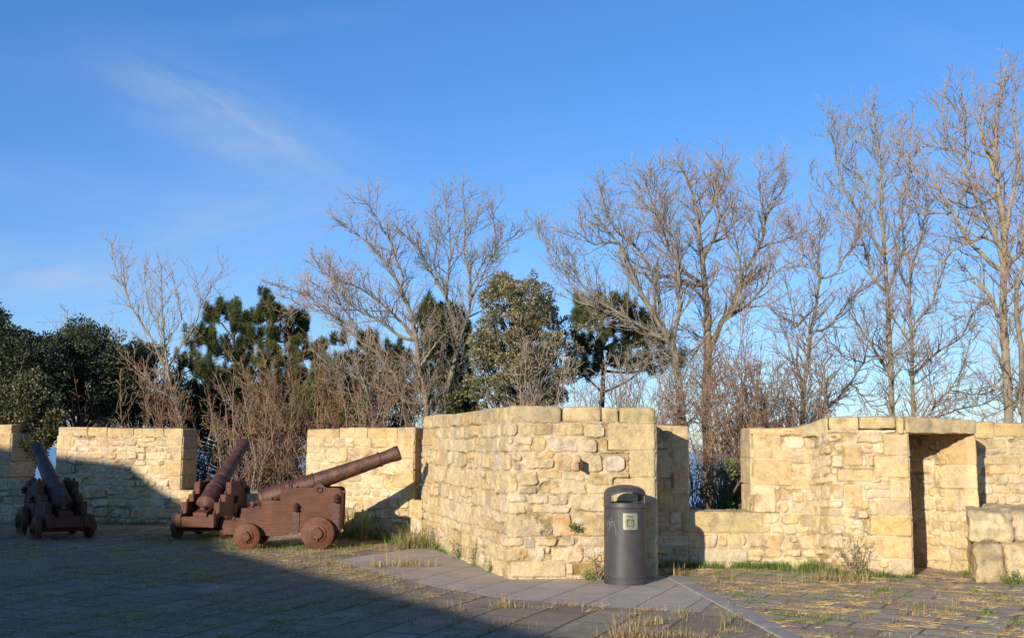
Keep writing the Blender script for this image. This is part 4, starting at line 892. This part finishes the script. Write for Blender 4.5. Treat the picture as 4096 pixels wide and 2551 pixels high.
OAK = ((.045, .055, .020), (.085, .090, .034), (.20, .18, .09)); OAKD = ((.022, .034, .014), (.050, .065, .024), (.09, .10, .045))
evergreen('tall olive-green evergreen with small pale leaves, standing behind the bastion', [(1185, 622), (1215, 640), (1240, 665), (1262, 650), (1290, 660), (1310, 700), (1335, 730), (1360, 770), (1385, 830), (1370, 880), (1350, 960), (1290, 990), (1150, 990), (1112, 950), (1108, 880), (1125, 820), (1130, 740), (1145, 690), (1160, 650)], 20.2, 301, 215, 420, .215, (.062, .024), ((.10, .095, .04), (.17, .15, .07), (.34, .29, .17)), 1.1, 1240, shrink=.5)
evergreen('dark broad evergreen thicket tree filling the far left edge', [(-60, 720), (20, 745), (60, 790), (120, 765), (160, 800), (150, 900), (130, 1010), (60, 1130), (-60, 1130)], 23.5, 302, 230, 420, .33, (.07, .04), OAKD, 1.3, 60, shrink=.4)
evergreen('rounded dark evergreen behind the shaded left end of the parapet', [(120, 800), (190, 765), (250, 785), (300, 830), (330, 900), (300, 960), (230, 990), (130, 1000)], 25.0, 303, 150, 330, .33, (.07, .04), OAKD, 1.2, 200)
evergreen('dark evergreen directly behind the merlon at left, under the leafless saplings', [(255, 830), (330, 805), (400, 825), (440, 870), (450, 940), (430, 1000), (260, 1000)], 26.5, 304, 105, 250, .30, (.07, .04), OAKD, 1.0, 340)
evergreen('sunlit low olive-green evergreen in front of the dark ones at far left', [(0, 930), (60, 900), (110, 900), (150, 960), (140, 1040), (60, 1120), (0, 1100)], 22.6, 305, 90, 430, .27, (.065, .036), OAK, .8, 60)
evergreen('small leafy evergreen behind the gap left of the bastion slit', [(1050, 950), (1100, 930), (1125, 950), (1125, 990), (1060, 990)], 20.6, 306, 16, 300, .18, (.08, .036), OAK, .4, 1090, group='low evergreen shrubs beyond the parapet', name='evergreen_shrub')
evergreen('green ivy-like shrub low in the right half of the square embrasure', [(1690, 1120), (1720, 1085), (1750, 1090), (1770, 1130), (1770, 1215), (1640, 1215), (1645, 1190)], 16.0, 307, 13, 150, .13, (.055, .034), ((.07, .11, .03), (.15, .19, .06)), .35, 1720, group='low evergreen shrubs beyond the parapet', name='evergreen_shrub')
evergreen('dark low evergreen glimpsed in the embrasure beneath the leafless twigs', [(470, 1080), (560, 1060), (720, 1070), (730, 1190), (460, 1190)], 24.0, 308, 60, 300, .26, (.07, .04), OAKD, .6, 600, group='low evergreen shrubs beyond the parapet', name='evergreen_shrub')
evergreen('dark band of low evergreens behind the reddish shrubs', [(200, 950), (430, 915), (560, 890), (700, 925), (850, 900), (1000, 935), (1010, 1050), (200, 1050)], 29.5, 309, 300, 250, .36, (.08, .045), OAKD, 1.0, 640, group='low evergreen shrubs beyond the parapet', name='evergreen_shrub', shrink=0)
def pine(label, d, seed, trunk, pads, ntuft=15, cols=((.045, .060, .018), (.135, .145, .042)), lean=0):
    """pads: (x, y, half width, half height) in the photograph, each a cluster of needle tufts on a bough"""
    rng = np.random.default_rng(seed); root = empty('pine_tree', (fat(*trunk[0], d).x, d, -1.3)); Tk = Tubes(8); br_ = Tubes(6)
    tr = [np.array(fat(*q, d)) for q in trunk]; b0 = tr[0].copy(); b0[2] = -1.3; T_ = smoothline([b0] + tr, 12); Tk.n = 12; Tk.add(T_, np.linspace(.12, .03, 12)); Pn = []; Dn = []; Cc = []
    for (x, y, w_, h_) in pads:
        pc = np.array(fat(x, y + h_ * .5, d + rng.uniform(-.8, .8)))
        j = np.abs(T_[:, 2] - (pc[2] - .35)).argmin(); Qb = smoothline([T_[j], (T_[j] + pc) / 2 + rng.normal(0, .1, 3), pc], 6); br_.add(Qb, np.linspace(.035, .014, 6))
        for k in range(int(ntuft * (w_ * h_) / 900 * 2.2) + 4):
            a = rng.uniform(-1, 1, 3); a[1] *= .9
            px = 1.687 * w_ / FPX * d; pz_ = 1.687 * h_ / FPX * d
            c_ = pc + np.array((a[0] * px, a[1] * px * .9, (a[2] + .35) * pz_)); br_.add(smoothline([pc, (pc + c_) / 2 + np.array((0, 0, -.05)), c_], 6), np.linspace(.012, .006, 6))
            m_ = 190; v = rng.normal(0, 1, (m_, 3)) + np.array((a[0] * .5, a[1] * .5, .75)); v /= np.linalg.norm(v, axis=1, keepdims=True)
            st_ = c_ + np.array((0, 0, 1)) * rng.uniform(-.08, .14, (m_, 1)) + rng.normal(0, .02, (m_, 3)); Pn.append(st_); Dn.append(v)
            t_ = rng.random(); Cc.append(np.tile(np.array(cols[0]) * (1 - t_) + np.array(cols[1]) * t_, (m_, 1)) * rng.uniform(.6, 1.5, (m_, 1)))
    P_, D_, K_ = np.vstack(Pn), np.vstack(Dn), np.vstack(Cc)
    parts = [Tk.build('trunk', M_darkbark, root, 8), br_.build('branches', M_darkbark, root, 4), cards('crown', P_, D_, rng.uniform(.08, .16, len(P_)), .012, M_needle, root, K_, rng)]
    for q in parts: q.matrix_parent_inverse = Matrix.Translation(root.location).inverted()
    tag(root, label, 'pine tree', 'pines beyond the parapet')
pine('dark green pine with tufted top right of the slender leaning leafless tree', 27.5, 401, [(560, 1000), (560, 850), (545, 740)], [(540, 735, 28, 22), (500, 745, 22, 18), (570, 765, 25, 18), (480, 800, 40, 22), (545, 830, 45, 22), (460, 860, 35, 25), (600, 870, 40, 25), (520, 900, 55, 30), (470, 940, 45, 30), (600, 940, 45, 30), (450, 985, 40, 25), (540, 980, 50, 28), (610, 990, 45, 25)])
pine('dark green pine with two upright plumes behind the reddish shrub', 27.0, 402, [(650, 1000), (655, 850), (640, 740)], [(633, 715, 15, 22), (630, 750, 28, 18), (665, 750, 18, 18), (710, 755, 20, 20), (690, 790, 40, 18), (610, 800, 45, 22), (730, 830, 45, 24), (660, 850, 50, 24), (780, 870, 40, 28), (700, 910, 55, 30), (640, 950, 50, 30), (760, 950, 50, 35), (800, 800, 15, 12), (650, 995, 50, 22), (720, 990, 50, 22), (800, 985, 45, 25), (800, 910, 40, 25)])
pine('dark pine partly hidden by bare limbs, low behind the cannon muzzle', 27.8, 403, [(880, 1000), (885, 900), (880, 820)], [(870, 810, 30, 20), (910, 830, 40, 22), (950, 850, 30, 25), (850, 860, 40, 22), (900, 890, 50, 26), (930, 930, 50, 28), (840, 930, 45, 26), (990, 900, 30, 25)])
pine('dark pine directly left of the olive-green evergreen, behind the forked leafless tree', 25.8, 404, [(1050, 1000), (1050, 850), (1030, 730)], [(1020, 720, 14, 16), (1010, 745, 24, 16), (1050, 745, 26, 18), (1080, 750, 24, 18), (1035, 785, 35, 24), (1085, 800, 30, 25), (1040, 830, 40, 25), (1075, 860, 40, 28), (1020, 890, 40, 28), (1090, 920, 35, 28), (1050, 950, 40, 25)])
pine('pine right of the olive-green evergreen with dark boughs and bare lower branches', 23.6, 405, [(1425, 990), (1432, 880), (1420, 760)], [(1400, 720, 35, 22), (1450, 725, 35, 22), (1500, 740, 30, 18), (1385, 760, 30, 22), (1440, 770, 45, 22), (1530, 765, 28, 20), (1400, 810, 40, 24), (1490, 800, 45, 22), (1560, 810, 35, 20), (1440, 850, 50, 22), (1530, 860, 45, 22), (1385, 880, 35, 24), (1590, 850, 28, 20)], 8)
# ------------------------------------------------------------------ grass and weeds
def blades(rng, base, n, h, spread, lean, col, wd=.006):
    """n bent blades per base point, two quads each"""
    B = np.repeat(base, n, axis=0); N = len(B); O_ = rng.normal(0, spread, (N, 2)); B = B + np.c_[O_, np.zeros(N)]
    a = np.arctan2(O_[:, 1], O_[:, 0]) + rng.normal(0, .9, N); dirx = np.c_[np.cos(a), np.sin(a), np.zeros(N)]; hh = h * np.clip(.25 + rng.exponential(.45, N), .2, 1.9)[:, None]; ln = np.abs(rng.normal(0, lean, N))[:, None]
    sd_ = np.c_[-np.sin(a), np.cos(a), np.zeros(N)] * wd * .5; up_ = np.array((0, 0, 1.))
    k = np.sqrt(1 / (1 + ln ** 2)); p1 = B + (up_ * .62 + dirx * ln * .45) * hh * k; p2 = B + (up_ * .85 + dirx * ln * 1.15) * hh * k
    V = np.stack([B - sd_, B + sd_, p1 - sd_ * .8, p1 + sd_ * .8, p2 - sd_ * .2, p2 + sd_ * .2], 1)
    V[..., 2] = np.maximum(V[..., 2], .006)
    I = np.arange(N)[:, None] * 6; F_ = np.concatenate([I + np.array([[0, 1, 3, 2]]), I + np.array([[2, 3, 5, 4]])], 0)
    cidx = rng.integers(0, len(col), N); cc = np.array(col)[cidx] * rng.uniform(.7, 1.3, (N, 1)); return V.reshape(-1, 3), F_, np.repeat(cc, 6, axis=0)
def joinb(name, sets, parent=None, kind=None):
    V = []; F_ = []; K_ = []; off = 0
    for v, f, k in sets: V.append(v); F_.append(f + off); K_.append(k); off += len(v)
    o = mesh(name, np.vstack(V), np.vstack(F_), M_grass, parent, False, np.vstack(K_))
    if kind: tag(o, kind=kind)
    return o
DRY = ((.42, .32, .15), (.50, .41, .22), (.34, .23, .10), (.36, .30, .14)); GRN = ((.10, .19, .03), (.16, .24, .05), (.22, .26, .08)); ORG = ((.48, .30, .12), (.58, .42, .20))
rng = np.random.default_rng(7)
pathpoly = [tuple(gp(1330, 2242)), (-.9, 12.2), tuple(gp(1990, 2392)), tuple(gp(2350, 2425)), tuple(gp(2800, 2452)), (K0.x + kd.x * 2.6, K0.y + kd.y * 2.6), (K0.x, K0.y), (1.9, 14.4), (-.1, 14.5), (-1.3, 17.2)]
def wallback(x):   # how far the terrace reaches before a wall stands on it
    return float(np.interp(x, [-13, -9.4, -6.7, -3.8, -1.7, -1.5, 0, 1.84, 1.95, 3.4, 4.1, 4.2, 5.2, 5.3, 6, 6.1, 9], [21.75, 21.5, 21.2, 19.1, 18.05, 17.9, 12.9, 13.1, 14.4, 14.4, 14.2, 13.75, 13.4, 13.8, 13.8, 12.95, 13.1]))
def joint_points(ang, bw, bh, n, xr, yr, right):
    """points along the joints of the paving grid"""
    ca, sa = math.cos(ang), math.sin(ang); out_ = []
    while len(out_) < n:
        x = rng.uniform(*xr); y = rng.uniform(*yr)
        u = x * ca + y * sa; v = -x * sa + y * ca
        if rng.random() < .62: v = round(v / bh) * bh + rng.normal(0, .022)
        else:
            row = math.floor(v / bh); u = (round(u / bw - .5 * (row % 2)) + .5 * (row % 2)) * bw + rng.normal(0, .022)
        x2, y2 = u * ca - v * sa, u * sa + v * ca
        if y2 > wallback(x2) - .04 or y2 < 8.2: continue
        kx = K0.x + (K0.y - y2) / (-kd.y) * kd.x * 1.0
        isr = x2 > kx + .2
        if isr != right: continue
        if not right and (inpoly(pathpoly, x2, y2) or x2 > kx - .02): continue
        out_.append((x2, y2))
    return np.array(out_)
def thin(P, sc_, thr, s=0): return P[fbm(P[:, 0] / sc_, P[:, 1] / sc_, 0, s) > thr]
def z0c(P, z=.004): return np.c_[P, np.full(len(P), z)]
PL = joint_points(ANG_L, .82, .46, 10000, (-13, 2.6), (8.4, 21.5), False); PR = joint_points(ANG_R - math.pi / 2, .62, .34, 4200, (1.7, 7.5), (8.4, 14.4), True)
PLa = thin(PL, .9, -.05, 3); PRa = thin(PR, .7, -.12, 4)
def strands(P, n, ang, aj, ln, spread, col, wd=.004):
    """straw lying nearly flat, mostly along one direction"""
    B = np.repeat(P, n, axis=0); N = len(B); B = B + rng.normal(0, spread, (N, 2)); a = ang + rng.normal(0, aj, N) + np.pi * rng.integers(0, 2, N); L_ = ln * rng.uniform(.35, 1.4, N)
    dx = np.c_[np.cos(a), np.sin(a)]; sx_ = np.c_[-dx[:, 1], dx[:, 0]] * wd * .5; zl = rng.uniform(.002, .010, N); zh = zl + np.abs(rng.normal(0, .010, N)); e = B + dx * L_[:, None]; wz = wd * rng.uniform(.5, 1.6, N)
    V = np.stack([np.c_[B - sx_, zl], np.c_[B + sx_, zl + wz], np.c_[e + sx_ * .5, zh + wz], np.c_[e - sx_ * .5, zh]], 1).reshape(-1, 3)
    cc = np.array(col)[rng.integers(0, len(col), N)] * rng.uniform(.7, 1.3, (N, 1)); return V, np.arange(4 * N).reshape(N, 4), np.repeat(cc, 4, axis=0)
s_ = [blades(rng, z0c(PLa), 8, .04, .045, 1.6, DRY, .003), blades(rng, z0c(thin(PL, .6, .2, 5)), 10, .075, .06, 1.0, DRY, .003), blades(rng, z0c(thin(PL, .9, .1, 6)), 2, .14, .05, .6, DRY, .0028),
      blades(rng, z0c(PRa), 4, .035, .05, 2.4, DRY + ORG, .003), blades(rng, z0c(thin(PR, .5, .34, 9)), 6, .085, .035, 1.1, DRY, .003)]
o = joinb('dry_grass', s_, None, 'stuff'); tag(o, 'straw-coloured dry grass growing from the joints of the paving', 'dry grass')
s_ = [blades(rng, z0c(thin(PL, .8, .38, 15)), 8, .035, .03, .9, GRN, .006), blades(rng, z0c(thin(PR, .6, .22, 16)), 10, .030, .03, .9, GRN, .006)]
# green strip at the foot of the walls
ft = []
for xa, xb, n in ((-9, -3, 260), (-3.2, -1.4, 330), (-1.5, -.3, 60), (2.1, 4.3, 420), (3.5, 4.25, 250), (4.3, 5.1, 60), (5.9, 7, 90)):
    xs = rng.uniform(xa, xb, n); xs = xs[fbm(xs / .35, xs * 0, 0, 77) > -.25]; n = len(xs); ft.append(np.c_[xs, np.array([wallback(x) for x in xs]) - np.abs(rng.normal(0, .07, n)) - .02])
ft = np.vstack(ft); s_.append(blades(rng, z0c(ft), 16, .085, .035, .7, GRN, .006))
cg = np.c_[rng.uniform(-4.6, -2.2, 260), rng.uniform(16.25, 17.3, 260)]; s_.append(blades(rng, z0c(cg), 12, .045, .05, .7, GRN, .006))
mo = np.c_[rng.uniform(-6.4, -4.6, 160), rng.uniform(17.4, 18.8, 160)]; s_.append(blades(rng, z0c(mo), 10, .05, .05, .7, GRN, .006))
o = joinb('green_grass', s_, None, 'stuff'); tag(o, 'short green grass along the foot of the walls and under the cannons', 'grass')
# cut straw and leaf litter lying on the slabs
PX = joint_points(ANG_R - math.pi / 2, .62, .34, 2600, (1.7, 7.5), (8.4, 14.2), True); PX = thin(PX, .6, -.05, 44)
PY = np.c_[rng.uniform(-9, 0, 2600), rng.uniform(9, 20, 2600)]; PY = np.array([q for q in thin(PY, 1.3, .12, 46) if q[1] < wallback(q[0]) and not inpoly(pathpoly, *q)])
o = joinb('straw_litter', [strands(thin(PX, .35, -.1, 91), 5, ANG_R - math.pi / 2, .35, .085, .016, ORG + DRY, .0028), strands(np.c_[rng.uniform(2.2, 6.8, 400), rng.uniform(8.5, 13, 400)], 2, ANG_R - math.pi / 2, .9, .07, .1, ORG + DRY, .0025), strands(PY, 20, ANG_L, 1.2, .07, .16, DRY, .0022), strands(PLa, 4, ANG_L, .6, .07, .03, DRY + ORG, .0025)], None, 'stuff'); tag(o, 'flattened orange straw lying over the paving', 'straw')
def tuft(label, px, py, n, h, spread, cols, name='grass_tuft', cat='grass tuft', group=None, m_=14, wd=.006, lean=.6):
    q = gp(px, py); yb = wallback(q.x) - .12
    if q.y > yb: q = Vector((q.x * yb / q.y, yb))
    base = np.c_[rng.normal(0, spread, (n, 2)), np.zeros(n)]; base[:, 1] = -np.abs(base[:, 1]) * .6
    v, f, k = blades(rng, base, m_, h, .02, lean, cols, wd); o = joinb(name, [(v, f, k)]); o.location = (q.x, q.y, .002); tag(o, label, cat, group); return o
tuft('tall green clump of grass between the sunlit cannon and the parapet', 1425, 2158, 90, .42, .17, GRN + DRY[:1], 'grass_clump', 'grass clump', wd=.008)
tuft('bright green grass tuft at the foot of the wall below the narrow slit', 1600, 2178, 30, .16, .10, GRN)
tuft('mixed green and straw-coloured clump against the left foot of the bastion', 1665, 2190, 60, .34, .14, GRN + DRY, 'grass_clump', 'grass clump')
tuft('straw tuft at the bottom edge of the photo below the bin', 2540, 2548, 30, .13, .10, DRY, group=None)
tuft('straw tuft on the slab joint left of the kerb and below the bin', 2598, 2495, 18, .08, .06, DRY)
tuft('low straw tuft on the sunlit slabs left of the path', 2030, 2425, 16, .07, .08, DRY)
tuft('bright green clump in the corner between parapet and doorway wall', 3245, 2285, 60, .14, .14, GRN, 'grass_clump', 'grass clump')
tuft('dry tuft beside the litter bin at the start of the kerb', 2690, 2300, 20, .12, .10, DRY + ORG)
tuft('long pale straw stalks left of the doorway on the paving', 3330, 2318, 30, .16, .18, DRY)
tuft('tall straw clump on the paving at the edge of the big shadow', 1600, 2262, 40, .14, .22, DRY)
def weed(label, px, py, h, w_, n, seed, leafcol, stemcol=M_bark2, name='weed', d=None, leafs=26, ls=.03, wall=False):
    r_ = np.random.default_rng(seed); q = gp(px, py) if d is None else None
    if d is None and q.y > wallback(q.x) - .09: k_ = (wallback(q.x) - .09) / q.y; q = Vector((q.x * k_, wallback(q.x) - .09))
    P0 = np.array((q.x, q.y, 0.)) if d is None else np.array(at(px, py, d)); root = empty(name, P0); Tb = Tubes(6); pn = []; dn = []
    for i in range(n):
        dd = np.array((r_.normal(0, w_), -abs(r_.normal(0, w_ * .4)), 1.)); Q = curve(r_, np.array((r_.normal(0, .02), -.02, 0.)), dd, h * r_.uniform(.5, 1.1), 6, .15, .3); Tb.add(Q, np.linspace(.005, .002, 6))
        for k in range(leafs): j = r_.integers(1, 6); pn.append(Q[j] + r_.normal(0, .02, 3)); dn.append(r_.normal(0, 1, 3) + np.array((0, -.3, .3)))
    Tb.build('stems', stemcol, root, 4); cards('leaves', np.array(pn), np.array(dn), ls, ls * .5, M_leaf, root, np.array(leafcol)[r_.integers(0, len(leafcol), len(pn))] * r_.uniform(.7, 1.3, (len(pn), 1)), r_)
    tag(root, label, 'plant', None)
GL = ((.12, .20, .04), (.18, .24, .07)); 
weed('straggly climbing weed against the bastion just left of the bin', 2395, 2292, .55, .35, 9, 1, ((.16, .20, .06), (.22, .19, .09)), leafs=14, ls=.03)
weed('small leafy weed at the bastion foot, third plant from its left end', 1900, 2252, .30, .30, 7, 2, GL)
weed('leafy weed at the bastion foot, nearest its left end', 1745, 2198, .26, .4, 7, 3, GL)
weed('low leafy weed in the middle of the bastion foot', 1825, 2232, .26, .45, 8, 4, GL)
weed('small bright weed closest to the rounded bastion corner', 1965, 2272, .16, .4, 8, 5, GL)
weed('tiny green weed at the wall foot beside the base of the bin', 2360, 2292, .12, .7, 8, 6, GL)
weed('brown half-dry shrub growing from the foot of the doorway wall', 3415, 2290, .62, .42, 22, 7, ((.30, .20, .09), (.22, .18, .08), (.38, .30, .16)), leafs=16, ls=.032, name='dry_shrub')
weed('small green weed low beside the brown half-dry shrub', 3450, 2298, .12, .8, 10, 8, GL)
weed('small green plant rooted in the bastion masonry left of the bin', 2305, 2118, .08, .9, 7, 9, ((.09, .13, .03), (.14, .17, .05)), d=12.93, ls=.03)
weed('green weed at the left foot of the stone steps', 3915, 2318, .16, .7, 9, 10, GL)
weed('spreading green weed at the right foot of the stone steps', 4040, 2326, .16, 1.2, 16, 11, GL)
